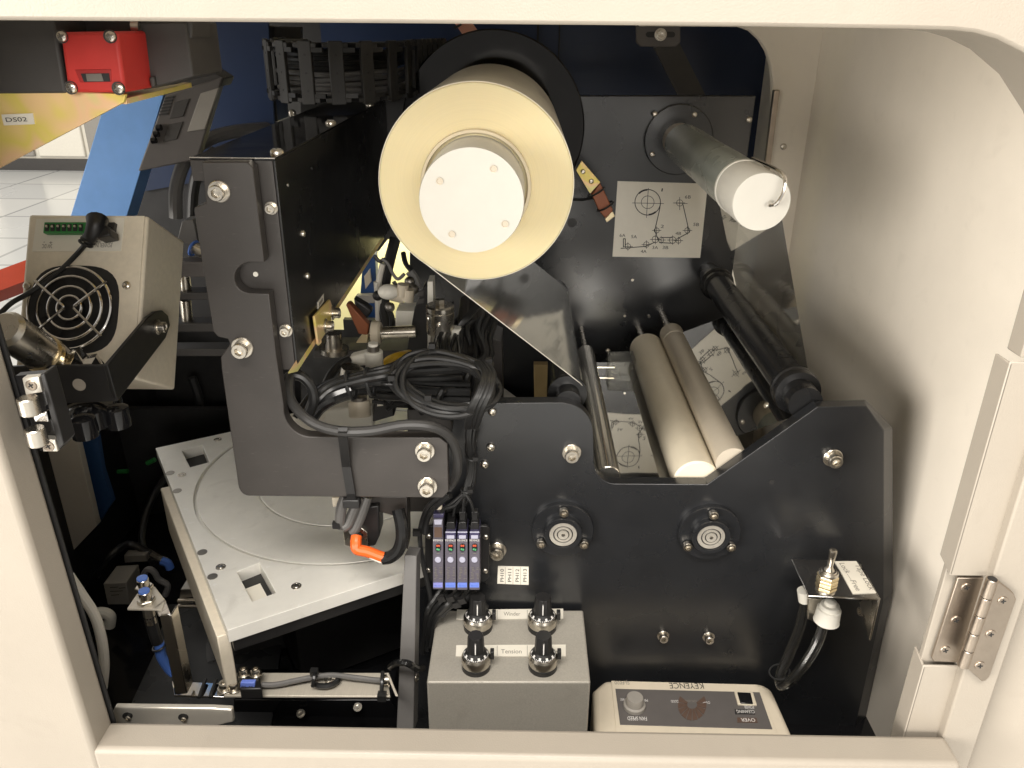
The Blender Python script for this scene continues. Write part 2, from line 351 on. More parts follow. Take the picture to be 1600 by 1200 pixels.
CSK = shared('csk', [('screw', MB().lathe(Z0, ZA, [(1, 0), (1, .12), (.93, .2), (.8, .2), (.4, .18), (0, .18)], 20), hinge_st),
                     ('cross_recess', MB().box((-.5, -.12, .16), (.5, .12, .24)).box((-.12, -.5, .165), (.12, .5, .245)), black_mt)])
def fast(kind, parent, pos, nrm, r, rot=0, mat_over=None):
    q = nrm.to_track_quat('Z', 'Y') @ Quaternion((0, 0, 1), rot)
    o = bpy.data.objects.new(kind[0][0], kind[0][1]); col.objects.link(o); o.parent = parent
    o.location = pos-WL[parent]; o.rotation_mode = 'QUATERNION'; o.rotation_quaternion = q; o.scale = (r, r, r); WL[o] = pos
    depth = 0; p_ = parent
    while p_: depth += 1; p_ = p_.parent
    if depth < 2:
        for nm, me in kind[1:]:
            c = bpy.data.objects.new(nm, me); col.objects.link(c); c.parent = o
    return o
def bolt_px(parent, px, py, Y, rpx, kind=CAP, nrm=V((0, -1, 0)), rot=0):
    return fast(kind, parent, P(px, py, Y), nrm, rpx*S(py, Y), rot)
def dot_px(name, parent, px, py, Y, rpx, m, off=.0004, th=.0004, n=16):
    c = P(px, py, Y)-YA*off
    return put(name, MB().cyl(c, c-YA*th, rpx*S(py, Y), n=n), m, parent)
# ================================================================== SETTING
YI, YO = .380, .356                       # inner and outer face of the door frame
XL = P(178, 1125, YI).x; ZS = P(178, 1125, YI).z; XR = P(1410, 1155, YI).x
nt_ = room_white.node_tree; bk = nt_.nodes.new('ShaderNodeTexBrick'); bk.offset = 0; bk.inputs['Scale'].default_value = 1; bk.inputs['Brick Width'].default_value = .6; bk.inputs['Row Height'].default_value = .6; bk.inputs['Mortar Size'].default_value = .012
bk.inputs['Color1'].default_value = (.80, .80, .77, 1); bk.inputs['Color2'].default_value = (.70, .71, .70, 1); bk.inputs['Mortar'].default_value = (.42, .43, .43, 1)
tcf = nt_.nodes.new('ShaderNodeTexCoord'); nt_.links.new(tcf.outputs['Object'], bk.inputs['Vector']); nt_.links.new(bk.outputs['Color'], nt_.nodes['Principled BSDF'].inputs['Base Color']); nt_.nodes['Principled BSDF'].inputs['Coat Weight'].default_value = .4
o = put('floor', MB().box((-14, -3, -.05), (8, 14, 0)), room_white); structure(o)
# ---- front door frame
fr = thing('door_frame', 'cream painted frame surrounding the whole machine opening', 'frame', (0, YO, ZS-.2))
top = pxpoly([(-700, 31), (-50, 31), (600, 36), (1160, 41), (1420, 45), (1490, 47), (1525, 51), (1560, 61), (1600, 81), (1650, 125), (1690, 190), (1720, 290), (1740, 420), (2600, 420), (2600, -500), (-700, -500)], YO)
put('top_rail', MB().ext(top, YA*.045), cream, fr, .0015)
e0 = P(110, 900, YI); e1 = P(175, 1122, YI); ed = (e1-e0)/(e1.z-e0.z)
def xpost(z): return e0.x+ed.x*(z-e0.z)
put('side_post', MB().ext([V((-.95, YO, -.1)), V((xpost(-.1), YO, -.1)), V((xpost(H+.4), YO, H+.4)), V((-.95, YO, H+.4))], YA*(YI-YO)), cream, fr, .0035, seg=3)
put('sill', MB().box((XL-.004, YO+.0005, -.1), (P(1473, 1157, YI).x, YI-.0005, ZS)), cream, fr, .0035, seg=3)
put('dark_gap_strip', MB().ext([V((xpost(ZS-.15)-.012, YI+.001, ZS-.15)), V((xpost(ZS-.15)+.0004, YI+.001, ZS-.15)), V((xpost(H+.1)+.0004, YI+.001, H+.1)), V((xpost(H+.1)-.012, YI+.001, H+.1))], YA*.0015), black_mt, fr)  # black strip added to stand for the dark gap behind the post
dx = P(1473, 1157, YI).x
# ---- hinge side jamb (bent sheet) with its notch
jb = thing('hinge_jamb', 'folded cream sheet jamb with a notch around the hinge', 'jamb', (dx, YI, ZS))
YJ = YI+.004
xA = P(1410, 1155, YJ).x; xB = P(1473, 1150, YJ).x
def zat(px, py, Y): return P(px, py, Y).z
def jamb(nm, z0, z1, slant):
    m = MB().box((xA, YJ, z0), (xB, YJ+.0016, z1)); put(nm, m, cream, jb, .0008)
    f = [V((xA, YJ, z0+.001)), V((xA, YJ, z1-.001)), V((xA, YJ+.014, z1-.001+slant[1])), V((xA, YJ+.014, z0+.001+slant[0]))]
    put('return_flange', MB().ext(f, V((.0016, 0, 0))), cream, jb, .0005)
jamb('upper_sheet', zat(1492, 900, YJ), zat(1578, 565, YJ), (.004, 0))
jamb('lower_sheet', ZS-.15, zat(1443, 1040, YJ), (0, .004))
zn0, zn1 = zat(1443, 1040, YJ), zat(1492, 900, YJ)
put('backing_strip', MB().box((P(1443, 1020, YJ+.006).x-.001, YJ+.005, zn0-.02), (xB+.001, YJ+.009, zn1+.02)), cream, jb, .0005)
z56 = zat(1578, 558, YJ)
put('top_sheet', MB().box((P(1592, 560, YJ).x, YJ-.001, z56), (xB+.004, YJ+.012, z56+.3)), cream, jb, .0008)
# ---- open door edge to the right
dr = thing('door', 'cream door standing open at the right edge, seen along its rim', 'door', (dx+.01, YO, ZS-.1))
yd = YI-.002
xc0 = P(1477, 1141, yd).x; xc1 = P(1527, 1159, yd).x
zd = P(1500, 1190, yd).z
put('door_rim', MB().box((xc0, yd, zd-.3), (xc1, yd+.012, H+.3)), cream, dr, .0012)
put('door_skin', MB().ext([V((xc1, yd+.02, zd-.3)), V((xc1+.25, yd-.10, zd-.3)), V((xc1+.25, yd-.10, H+.3)), V((xc1, yd+.02, H+.3))], V((.01, .02, 0))), cream, dr)
# hinge
hg = thing('hinge', 'grey steel butt hinge with six cross-head screws on the cream jamb', 'hinge', P(1515, 970, YJ-.002))
yh = YJ+.0015
def hpoly(pts, Y): return pxpoly(pts, Y)
lf = hpoly([(1497, 903), (1546, 903), (1506, 1036), (1459, 1034), (1456, 1028)], yh)
put('leaf', MB().ext(lf, YA*.002), hinge_st, hg, .0005)
lf = hpoly([(1548, 906), (1556, 905), (1584, 927), (1588, 937), (1546, 1058), (1540, 1064), (1534, 1065), (1507, 1040)], yd-.0035)
put('leaf', MB().ext(lf, YA*.003), hinge_st, hg, .0005)
k0 = P(1551, 904, yd-.003); k1 = P(1504, 1041, yd-.003); kr = 8.5*S(970, yd)
for i in range(5):
    a = k0.lerp(k1, i/5+.004); b = k0.lerp(k1, (i+1)/5-.004)
    put('knuckle', MB().cyl(a, b, kr, n=20, ch=.0003), hinge_st, hg)
put('pin', MB().cyl(k0, k1, kr*.8, n=12), black_mt, hg)
for x, y in ((1510, 918), (1494, 969), (1477, 1016)): bolt_px(hg, x, y, yh, 8, CSK, rot=.4)
for x, y in ((1567, 939), (1548, 991), (1531, 1040)): bolt_px(hg, x, y, yd-.0035, 8, CSK, rot=.2)
# ---- right side wall, rear frame, ceiling, blue and black back panels
XW = .335; YB = .985
o = put('right_wall', MB().box((XW, YI+.02, -.1), (XW+.01, YB+.3, H+.06)), cream_lifted); tag(o, 'tall plain cream side wall right of the black plates', 'wall')
# rear frame with rounded opening
rf = thing('rear_wall', 'cream rear wall strip with a rounded inner corner behind the clear film', 'wall', P(1215, 560, YB))
pts = [(1000, 41), (1155, 42), (1172, 48), (1187, 62), (1198, 80), (1205, 102), (1208, 130), (1208, 170), (1206, 205), (1160, 560), (1110, 900)]
poly = pxpoly(pts, YB)+[V((XW+.002, YB, H-.75)), V((XW+.002, YB, H+.08)), V((0, YB, H+.08))]
put('sheet', MB().ext(poly, YA*.012), cream_lifted, rf, .001)
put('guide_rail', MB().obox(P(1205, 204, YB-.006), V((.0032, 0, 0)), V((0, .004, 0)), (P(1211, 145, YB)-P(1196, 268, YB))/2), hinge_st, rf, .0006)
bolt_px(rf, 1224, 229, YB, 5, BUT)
o = put('ceiling', MB().box((-.62, YI+.03, H+.012), (XW, 1.6, H+.03)), cream_lifted); structure(o)
bp = thing('blue_back_panel', 'dark navy painted sheet forming the upper rear of the cabinet', 'panel', (0, 1.2, H-.3))
put('sheet', MB().box((-.28, 1.20, H-.235), (.55, 1.21, H+.05)), navy, bp)
put('sheet', MB().ext(pxpoly([(272, 20), (418, 20), (432, 262), (220, 300), (246, 200)], .985), YA*.004), navy, bp)
put('seam_strip', MB().box((P(838, 90, 1.2).x, 1.197, H-.3), (P(841, 90, 1.2).x, 1.2, H+.05)), black_mt, bp)
put('seam_strip', MB().box((P(872, 90, 1.2).x, 1.198, H-.3), (P(873.5, 90, 1.2).x, 1.2, H+.05)), black_mt, bp)
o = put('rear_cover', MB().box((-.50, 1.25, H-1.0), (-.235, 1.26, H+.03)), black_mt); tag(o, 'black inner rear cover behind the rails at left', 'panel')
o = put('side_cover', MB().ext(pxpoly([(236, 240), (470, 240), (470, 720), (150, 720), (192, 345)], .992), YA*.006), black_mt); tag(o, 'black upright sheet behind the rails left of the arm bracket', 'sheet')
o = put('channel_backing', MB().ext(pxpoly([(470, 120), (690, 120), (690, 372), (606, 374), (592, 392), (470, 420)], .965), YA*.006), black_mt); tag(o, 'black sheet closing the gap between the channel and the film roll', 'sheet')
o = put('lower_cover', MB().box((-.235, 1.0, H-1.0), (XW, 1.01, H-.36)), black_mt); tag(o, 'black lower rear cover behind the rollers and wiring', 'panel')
o = put('pale_panel', MB().box((-.31, 1.23, H-.46), (-.06, 1.24, H-.12)), pale_yel); tag(o, 'bright pale yellow panel glimpsed behind the tangled wiring', 'panel')
ZF = -.60
o = put('base_plate', MB().box((-.62, YI+.01, H+ZF-.03), (XW, 1.3, H+ZF)), black_gl); structure(o)
o = put('grey_base_sheet', MB().ext([PZ(x, y, ZF+.004) for x, y in ((193, 1125), (243, 1017), (262, 945), (350, 938), (440, 1000), (420, 1160), (200, 1160))], ZA*-.003), floor_gr)
tag(o, 'dark grey base sheet under the bright sensor bracket', 'sheet')
# round black recess in base
o = put('recess_rim', MB().cyl(PZ(405, 1010, ZF+.0045), PZ(405, 1010, ZF+.006), .052, n=40), black_mt); tag(o, 'round black disc on the grey base below the stage corner', 'disc')
# left wall: lower black sheet, cream and blue strips
XS = -.50
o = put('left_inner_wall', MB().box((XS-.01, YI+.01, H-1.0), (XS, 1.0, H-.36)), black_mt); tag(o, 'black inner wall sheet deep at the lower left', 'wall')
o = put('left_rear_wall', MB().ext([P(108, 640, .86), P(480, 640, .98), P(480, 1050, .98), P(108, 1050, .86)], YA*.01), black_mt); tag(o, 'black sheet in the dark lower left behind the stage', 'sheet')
o = plate_px('inner_post', [(40, 600), (104, 620), (151, 822), (109, 866), (60, 900), (30, 700)], .74, .01, cream_lifted); tag(o, 'shaded cream inner post beside the left door post', 'post')
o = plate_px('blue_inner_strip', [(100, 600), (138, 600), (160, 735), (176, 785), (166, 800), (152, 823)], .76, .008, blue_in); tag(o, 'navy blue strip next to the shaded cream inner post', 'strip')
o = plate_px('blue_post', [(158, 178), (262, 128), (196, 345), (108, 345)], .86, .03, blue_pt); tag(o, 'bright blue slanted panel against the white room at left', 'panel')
o = put('red_bar', MB().tube([P(-40, 462, .95), P(60, 424, 1.0)], .019, 4, 0), red_bar); tag(o, 'orange red bar at the left picture edge behind the fan unit', 'bar')
# far room
rm = thing('far_machine', 'distant pale machine standing in the bright room at upper left', 'machine', (-4.9, 6.6, 0))
put('cabinet', MB().box((-5.3, 7.4, 0), (-3.0, 8.2, .95)), paper, rm)
put('base', MB().box((-5.32, 7.36, 0), (-2.98, 7.4, .10)), switch_bk, rm)
for k in range(5): put('door_panel', MB().box((-5.28+k*.46, 7.37, .12), (-4.86+k*.46, 7.4, .9)), knob_gr if k % 2 else paper, rm, .01)
put('hood', MB().box((-4.4, 7.35, .55), (-3.9, 7.45, .95)), panel_gr, rm)
o = put('room_wall', MB().box((-14, 12, 0), (8, 12.1, 4)), paper); tag(o, 'pale far room wall beyond the machine', 'wall')
# ================================================================== REAR PLATE, SPINDLES, ROLL
YR = .94
rp = thing('rear_plate', 'black anodised rear plate carrying the tape path diagram', 'plate', P(1000, 600, YR))
put('sheet', MB().ext(pxpoly([(640, 150), (1181, 150), (1160, 300), (1128, 560), (1110, 720), (640, 720)], YR), YA*.012), black_an, rp, .0008)
bolt_px(rp, 1170, 187, YR, 5, BUT)
for x, y in ((988, 437), (976, 493), (1014, 494)): dot_px('pin', rp, x, y, YR, 2.2, steel, 0, .002)
bolt_px(rp, 950, 548, YR, 4, BUT)
dot_px('hole', rp, 894, 348, YR, 7.5, black_mt, 0, .0006)
dg = put('diagram_label', MB().ext(pxpoly([(965, 283), (1106, 287), (1094, 403), (957, 401)], YR-.0008), YA*.0007), paper, rp, label='white label printed with a line diagram of numbered rollers')
def circ(cx, cy, r, n=20, a0=0, a1=360): return [(cx+r*math.cos(math.radians(a0+(a1-a0)*i/n)), cy+r*math.sin(math.radians(a0+(a1-a0)*i/n))) for i in range(n+1)]
segs = [circ(1012, 316, 10), [(988, 317), (1037, 318)], [(1013, 294), (1010, 340)]]
for x, y, r in ((1026, 360, 4), (1062, 317, 5), (1074, 360, 4.2), (1024, 374, 5.2), (1033, 375, 4), (1051, 375, 5.2), (1060, 376, 4), (1010, 382, 4.4), (981, 385, 4.4)):
    segs += [circ(x, y, r, 12), [(x-r-3, y), (x+r+3, y)], [(x, y-r-2), (x, y+r+2)]]
segs += [[(1052, 317), (1074, 318)], [(1062, 308), (1062, 328)]]
lines_px('diagram_lines', segs, YR-.0008, ink, dg, .8)
lines_px('diagram_path', [circ(1012, 316, 20, 28), [(1032, 318), (1030, 330), (1023, 360), (1028, 374)], [(1024, 378), (1008, 385), (970, 388)], [(1034, 371), (1050, 371)], [(1030, 379), (1052, 380)], [(1060, 372), (1077, 363), (1067, 319)], [(974, 386), (974, 373), (977, 373), (977, 386)]], YR-.0009, ink, dg, 1.3)
lines_px('diagram_marks', [circ(1012, 316, 19.5, 6, 225, 268), circ(1012, 316, 19.5, 6, 50, 85)], YR-.001, ink, dg, 2.6)
for s, x, y, wd in (('1', 1033, 299, 2), ('2', 1032, 356, 5), ('6B', 1070, 310, 9), ('5B', 1083, 353, 9), ('4B', 1055, 367, 9), ('6A', 968, 370, 9), ('5A', 986, 372, 9), ('3A', 1019, 389, 9), ('3B', 1035, 389, 9), ('4A', 1001, 395, 9)):
    text_px('numeral', s, (x, y), (x+wd, y+.3), 5, YR-.0009, ink, dg)
# diagonal sensor arm on the rear plate, plated strips
sa = thing('film_sensor', 'small plated sensor strip with dark cable tail right of the film roll', 'bracket', P(930, 300, .90))
put('strip', MB().ext(pxpoly([(909, 251), (938, 285), (922, 303), (900, 266)], .90), YA*.002), zinc, sa, .0004)
put('sensor', MB().ext(pxpoly([(938, 286), (958, 328), (950, 346), (936, 330), (924, 304)], .898), YA*.010), copper, sa, .001)
put('clip', MB().ext(pxpoly([(957, 330), (961, 338), (948, 348), (945, 342)], .896), YA*.006), brass, sa, .0005)
bolt_px(sa, 911, 268, .90, 4, BUT); bolt_px(sa, 924, 283, .90, 4, BUT)
put('tie', MB().torus(P(931, 300, .902), V((.5, 0, -.85)), .010, .0011, 20, 6), cable_bk, sa)
put('tie', MB().torus(P(946, 322, .902), V((.5, 0, -.85)), .010, .0011, 20, 6), cable_bk, sa)
put('lead', MB().tube([P(890, 311, .92), P(910, 312, .915), P(930, 308, .905)], .0016), cable_bk, sa)
# upper brace
br = thing('slotted_brace', 'dark slotted bracket with one bolt and a slanting strut, top right', 'bracket', P(1030, 70, 1.0))
def slot(cx, cy, w_, h_):
    r = h_/2; return arc(cx+w_/2-r, cy, r, -90, 90, 6)+arc(cx-w_/2+r, cy, r, 90, 270, 6)
put('plate', MB().ext(pxpoly([(994, 20), (1063, 20), (1063, 66), (1056, 73), (1001, 73), (994, 66)], .99), YA*.005), panel_gr, br, .0008)
put('slot', MB().ext(pxpoly(slot(1032, 54, 46, 9), .9895), YA*.003), black_mt, br)
bolt_px(br, 1032, 54, .989, 7, CAP)
put('strut', MB().ext(pxpoly([(1022, 74), (1062, 68), (1104, 152), (1062, 152)], 1.05), YA*.01), switch_bk, br)
pk = thing('pink_strip', 'short pinkish plated strip hanging at the top above the film roll', 'strip', P(725, 50, 1.05))
put('strip', MB().ext(pxpoly([(706, 30), (738, 36), (752, 56), (729, 63)], 1.05), YA*.004), mat('pink_plated', (.85, .42, .30), .4, .4), pk, .0005)
put('tie', MB().ext(pxpoly([(708, 42), (720, 37), (722, 39), (711, 46)], 1.048), YA*.002), cable_bk, pk)
# ---- unwind spindle: flange disc + hub
Yf, Yk = .580, .840
def axis_at(px, py, Yref, Y):
    a = P(px, py, Yref); return V((a.x, Y, a.z))
sp = thing('unwind_spindle', 'white four-hole hub and black flange disc carrying the film roll', 'spindle', axis_at(744, 290, Yf, .93))
cR = axis_at(744, 290, Yf, Yf); s0 = S(290, Yf)
def onR(Y): return V((cR.x, Y, cR.z))
put('flange_disc', MB().lathe(onR(.932), V((0, -1, 0)), [(.0, 0), (.0995, 0), (.101, .002), (.101, .008), (.0995, .010), (0, .010)], 72), smoke_disc, sp)
YH = .5245; rh = 83*S(315, YH)/.94
hb = put('hub', MB().lathe(onR(Yk+.05), V((0, -1, 0)), [(rh*.94, 0), (rh*.94, Yk+.05-YH-.0025), (rh*.925, Yk+.05-YH), (0, Yk+.05-YH)], 64), white_hub, sp)
for x, y in ((687, 283), (771, 264), (789, 350), (706, 366)):
    dd = P(x, y, YH); c = V((dd.x, YH+.0002, dd.z))
    put('hub_hole', MB().lathe(c-YA*.0004, V((0, -1, 0)), [(.0024, 0), (.0024, .0006), (.0019, .0005), (.0017, .0001), (0, .0001)], 16), roll_bge, hb)  # darker beige stands in for shading inside the shallow holes
# film roll
rl = thing('film_roll', 'large roll of yellowish film with its web leading down to the rollers', 'film roll', onR(.6))
Rr = 152*s0
rc = 84*s0
put('film_body', MB().lathe(onR(Yf), YA, [(rc*1.02, 0), (Rr*.5+rc*.5, -.0004), (Rr-.0008, 0), (Rr, .0008), (Rr, Yk-Yf-.001), (Rr-.001, Yk-Yf), (rc*1.02, Yk-Yf)], 96), film_yel, rl)
put('outer_wrap', MB().lathe(onR(Yf+.001), YA, [(Rr-.0005, 0), (Rr+.0006, .0005), (Rr+.0006, Yk-Yf-.003), (Rr-.0005, Yk-Yf-.0025)], 96), film_out, rl)
put('core_tube', MB().lathe(onR(Yf-.006), YA, [(rc*.955, .1), (rc*.955, .0008), (rc*.965, 0), (rc*1.015, 0), (rc*1.025, .0008), (rc*1.025, .1)], 72), core_mt, rl)
# web: tangent from roll, over the dancer roller, then down
c2 = axis_at(886, 612, .590, .590); r2 = 27*S(612, .59)
A = V((cR.x, 0, cR.z)); B = V((c2.x, 0, c2.z)); D = B-A; L_ = D.length; Rw = Rr+.001
phi = math.atan2(D.z, D.x); al = math.acos((Rw-0-(-r2))/L_) if False else None
# inner tangent: leaves the roll at lower left, passes over the top of the roller
be = math.acos((Rw+r2)/L_)
prof = []
aR = phi-be                                    # contact direction on the roll
for k in range(6): t = aR-math.radians(40*(1-k/5)); prof.append((A.x+Rw*math.cos(t), A.z+Rw*math.sin(t)))
a2 = aR+math.pi
tR = V((A.x+Rw*math.cos(aR), 0, A.z+Rw*math.sin(aR))); t2 = V((B.x+r2*math.cos(a2), 0, B.z+r2*math.sin(a2)))
for k in range(1, 9): q = tR.lerp(t2, k/8); prof.append((q.x, q.z))
for k in range(1, 13): t = a2-math.radians(100*k/12); prof.append((B.x+r2*math.cos(t), B.z+r2*math.sin(t)))
ex, ez = prof[-1]; prof.append((ex+.004, ez-.09))
vs = []; fs = []
for x, z in prof: vs += [V((x, .585, z)), V((x, .84, z))]
for i in range(len(prof)-1): fs.append((2*i, 2*i+1, 2*i+3, 2*i+2))
put('film_web', MB().add(vs, fs), film_web_m, rl, label='clear grey film web stretched from the roll over a black roller')
put('web_edge', MB().tube([V((x, .585, z)) for x, z in prof[5:16]], .0004, 5, 0), paper, rl)
# ---- rollers
def roller(nm, label, px, py, Yref, Y0, Y1, prof, m, n=40):
    a = axis_at(px, py, Yref, Y0); t = thing(nm, label, 'roller', a)
    put('sleeve', MB().lathe(a, YA, [(r, h) for r, h in prof(Y1-Y0)], n), m, t); return t, a
s1 = S(745, .585)
def simple(r, ch=.0015): return lambda L: [(0, 0), (r-ch, 0), (r, ch), (r, L-ch), (r-ch, L), (0, L)]
t, a = roller('guide_roller', 'cream white silicone roller, thickest of the parallel rollers', 1084, 742, .585, .573, .872, simple(36*s1), roll_wht)
put('end_bearing', MB().cyl(V((a.x, .872, a.z)), V((a.x, .885, a.z)), 36*s1*.55, n=20), chrome, t); put('shaft', MB().cyl(V((a.x, .885, a.z)), V((a.x, .94, a.z)), .004), steel, t)
rr = 25*s1
t, a = roller('pinch_roller', 'beige metal roller pressed beside the white silicone roller', 1139, 712, .585, .573, .872, lambda L: [(0, 0), (rr, 0), (rr, L-.028), (rr-.001, L-.0275), (rr-.001, L-.0265), (rr, L-.026), (rr, L-.001), (rr*.9, L), (0, L)], roll_bge)
put('shaft', MB().cyl(V((a.x, .872, a.z)), V((a.x, .94, a.z)), .004), steel, t)
t, a = roller('chrome_roller', 'slim polished steel roller left of the white silicone roller', 951, 742, .585, .582, .86, simple(18*s1, .0008), roll_chr)
put('shaft', MB().cyl(V((a.x, .86, a.z)), V((a.x, .94, a.z)), .003), steel, t)
r2b = r2-.0008
t, a = roller('dancer_roller', 'black roller with a flanged collar under the film web', 886, 612, .590, .570, .86, lambda L: [(0, 0), (r2b*.75, 0), (r2b*.75, .014), (r2b*1.2, .015), (r2b*1.2, .019), (r2b*1.08, .021), (r2b*1.08, .0235), (r2b, .025), (r2b, L), (0, L)], roll_blk)
s5 = S(620, .59); r5 = 30*s5
t, a = roller('return_roller', 'long black tube with ribbed collars sloping back at right', 1251, 620, .585, .5725, .94, lambda L: [(0, 0), (r5*.86, 0), (r5*.86, .018), (r5*1.18, .0185), (r5*1.22, .021), (r5*1.22, .025), (r5*1.12, .027), (r5*1.12, .0285), (r5*1.2, .030), (r5*1.2, .033), (r5*1.05, .036), (r5*1.05, .038), (r5*.95, .040), (r5*.95, L-.062), (r5*1.1, L-.06), (r5*1.1, L-.052), (r5*1.22, L-.050), (r5*1.22, L-.045), (r5*.9, L-.043), (r5*.9, L-.02), (r5*.75, L-.01), (r5*.75, L)], roll_blk)
c5 = a
fast(BUT, t, P(1198, 633, .585), V((-1, -.3, .2)).normalized(), .0028)
# clear film around the return roller and take-up
c6 = axis_at(1190, 316, .590, .590)
fw = thing('return_film', 'clear film strip running from the rollers around the black tube to the take-up', 'film', V((c5.x, .72, c5.z)))
def sheet(nm, prof, y0, y1, m):
    vs = []; fs = []
    for x, z in prof: vs += [V((x, y0, z)), V((x, y1, z))]
    for i in range(len(prof)-1): fs.append((2*i, 2*i+1, 2*i+3, 2*i+2))
    return put(nm, MB().add(vs, fs), m, fw)
q5 = [(c5.x+r5*math.cos(math.radians(t))*.98, c5.z+r5*math.sin(math.radians(t))*.98) for t in range(-70, 11, 8)]
r6 = 42*S(316, .59)
low = V((P(1150, 722, .60).x, 0, P(1150, 722, .60).z))
sheet('lower_span', [(.1725, H-.3205), (.2335, H-.2945), q5[2]], .60, .85, film_refl)
za_ = P(960, 742, .585).z-.012; sheet('flat_span', [(P(945, 742, .585).x, za_), (P(1090, 742, .585).x, za_)], .592, .86, film_dark)
sheet('upper_span', q5[1:]+[(c6.x+r6*1.0, c6.z-.006)], .61, .86, film_clear)
# ---- take-up spindle
tk = thing('takeup_spindle', 'take-up tube with wound film, white end cap and wire clip', 'spindle', V((c6.x, .94, c6.z)))
def on6(Y): return V((c6.x, Y, c6.z))
put('flange', MB().lathe(on6(.94), V((0, -1, 0)), [(0, 0), (.0385, 0), (.0385, .006), (.0375, .007), (0, .007)], 56), black_an, tk)
for x, y in ((1023, 178), (1085, 179), (1019, 241), (1083, 240)): bolt_px(tk, x, y, .933, 4.3, BUT)
put('core_tube', MB().lathe(on6(.934), V((0, -1, 0)), [(0, 0), (r6*.93, 0), (r6*.93, .29)], 48), roll_bge, tk)
put('wound_film', MB().lathe(on6(.902), V((0, -1, 0)), [(r6*.9, 0), (r6*1.05, .0005), (r6*1.07, .05), (r6*1.05, .12), (r6*1.08, .2), (r6*1.07, .255), (r6*.9, .2555)], 48), film_teal, tk)
cp = put('end_cap', MB().lathe(on6(.648), V((0, -1, 0)), [(r6*.9, 0), (r6*1.12, .0005), (r6*1.12, .004), (r6*1.09, .0045), (r6*1.09, .056), (r6*1.06, .058), (0, .058)], 56), white_hub, tk)
kt = [V((c6.x+.006, .589, c6.z+r6*.02)), V((c6.x+.004, .585, c6.z-.001)), V((c6.x+.008, .581, c6.z+.001)), V((c6.x+.0115, .580, c6.z+r6*.45)), V((c6.x+.012, .582, c6.z+r6*.92)), V((c6.x+.010, .588, c6.z+r6*1.12)), V((c6.x+.008, .61, c6.z+r6*1.16)), V((c6.x+.006, .65, c6.z+r6*1.13))]
put('wire_clip', MB().tube(kt, .0014, 8), chrome, tk)
put('torn_film', MB().ext([P(1135, 345, .86), P(1160, 360, .86), P(1170, 374, .86), P(1163, 378, .86), P(1158, 374, .86), P(1152, 381, .86), P(1147, 376, .86)], YA*.0003), film_clear, tk)
# things seen between the rollers
ab = thing('acrylic_block', 'clear acrylic block on two pins behind the chrome roller', 'block', P(970, 590, .84))
put('block', MB().ext(pxpoly([(952, 565), (1000, 564), (1003, 614), (951, 616)], .82), YA*.03), acryl, ab, .001)
put('pin', MB().cyl(P(932, 574, .83), P(960, 574, .83), .0014, n=10), steel, ab); put('pin', MB().cyl(P(936, 596, .83), P(960, 596, .83), .0014, n=10), steel, ab)
lt = thing('lower_tray', 'glossy dark tray under the rollers mirroring the diagram label', 'tray', P(1000, 720, .75))
put('sheet', MB().ext([PZ(x, y, -.50) for x, y in ((905, 640), (1180, 650), (1160, 830), (900, 830))], ZA*-.004), mat('mirror_black', (.03, .029, .028), .05, 0, .1, spec=.9, coat=1), lt)
for x, y in ((952, 640), (998, 640)): fast(BUT, lt, PZ(x, y, -.50), ZA, .0035)
# ================================================================== FRONT PLATE
YP = .560
fp = thing('front_plate', 'large black anodised front plate with cut-out showing the rollers', 'plate', P(1000, 1100, YP))
core = [(712, 640), (742, 630), (880, 629)]+arc(880, 676, 47, -82, 0, 8, 46)+[(928, 722)]+arc(962, 722, 34, 175, 95, 6, 34)+[(1105, 757), (1277, 636)]
edge_in = [(1354, 634), (1381, 672), (1381, 936), (1333, 1150), (1318, 1230)]
edge_out = [(1360, 634), (1404, 678), (1404, 936), (1357, 1150), (1342, 1230)]
left = [(640, 1230), (655, 900), (690, 760)]
a = pxpoly(core+edge_in+left, YP); b = [q+YA*.011 for q in pxpoly(core+edge_out+left, YP)]
put('sheet', MB().prism(a, b), black_an, fp, .0005)
for x, y, r in ((893, 707, 11), (777, 859, 10.5), (1301, 715, 11)): bolt_px(fp, x, y, YP, r)
for x, y in ((767, 698), (757, 725)): bolt_px(fp, x, y, YP, 7, BUT)
bolt_px(fp, 769, 643, YP, 7, BUT)
for x, y in ((1036, 993), (1107, 995)): bolt_px(fp, x, y, YP, 7)
dot_px('hole', fp, 1206, 753, YP, 4.5, black_mt, 0, .0003)
lb = put('marker_label', MB().ext(pxpoly([(778, 885), (826, 886), (826, 914), (777, 912)], YP-.0008), YA*.0007), paper, fp, label='small white label printed PH10 PH11 PH12 PH13 sideways')
for i, s in enumerate(('PH10', 'PH11', 'PH12', 'PH13')):
    x = 787+i*11.9; text_px('print', s, (x, 909), (x+.3, 889), 5.6, YP-.0009, ink, lb)
lines_px('divider', [[(789.5+i*12, 886), (789.5+i*12, 913)] for i in range(3)], YP-.0009, ink_gr, lb, .5)
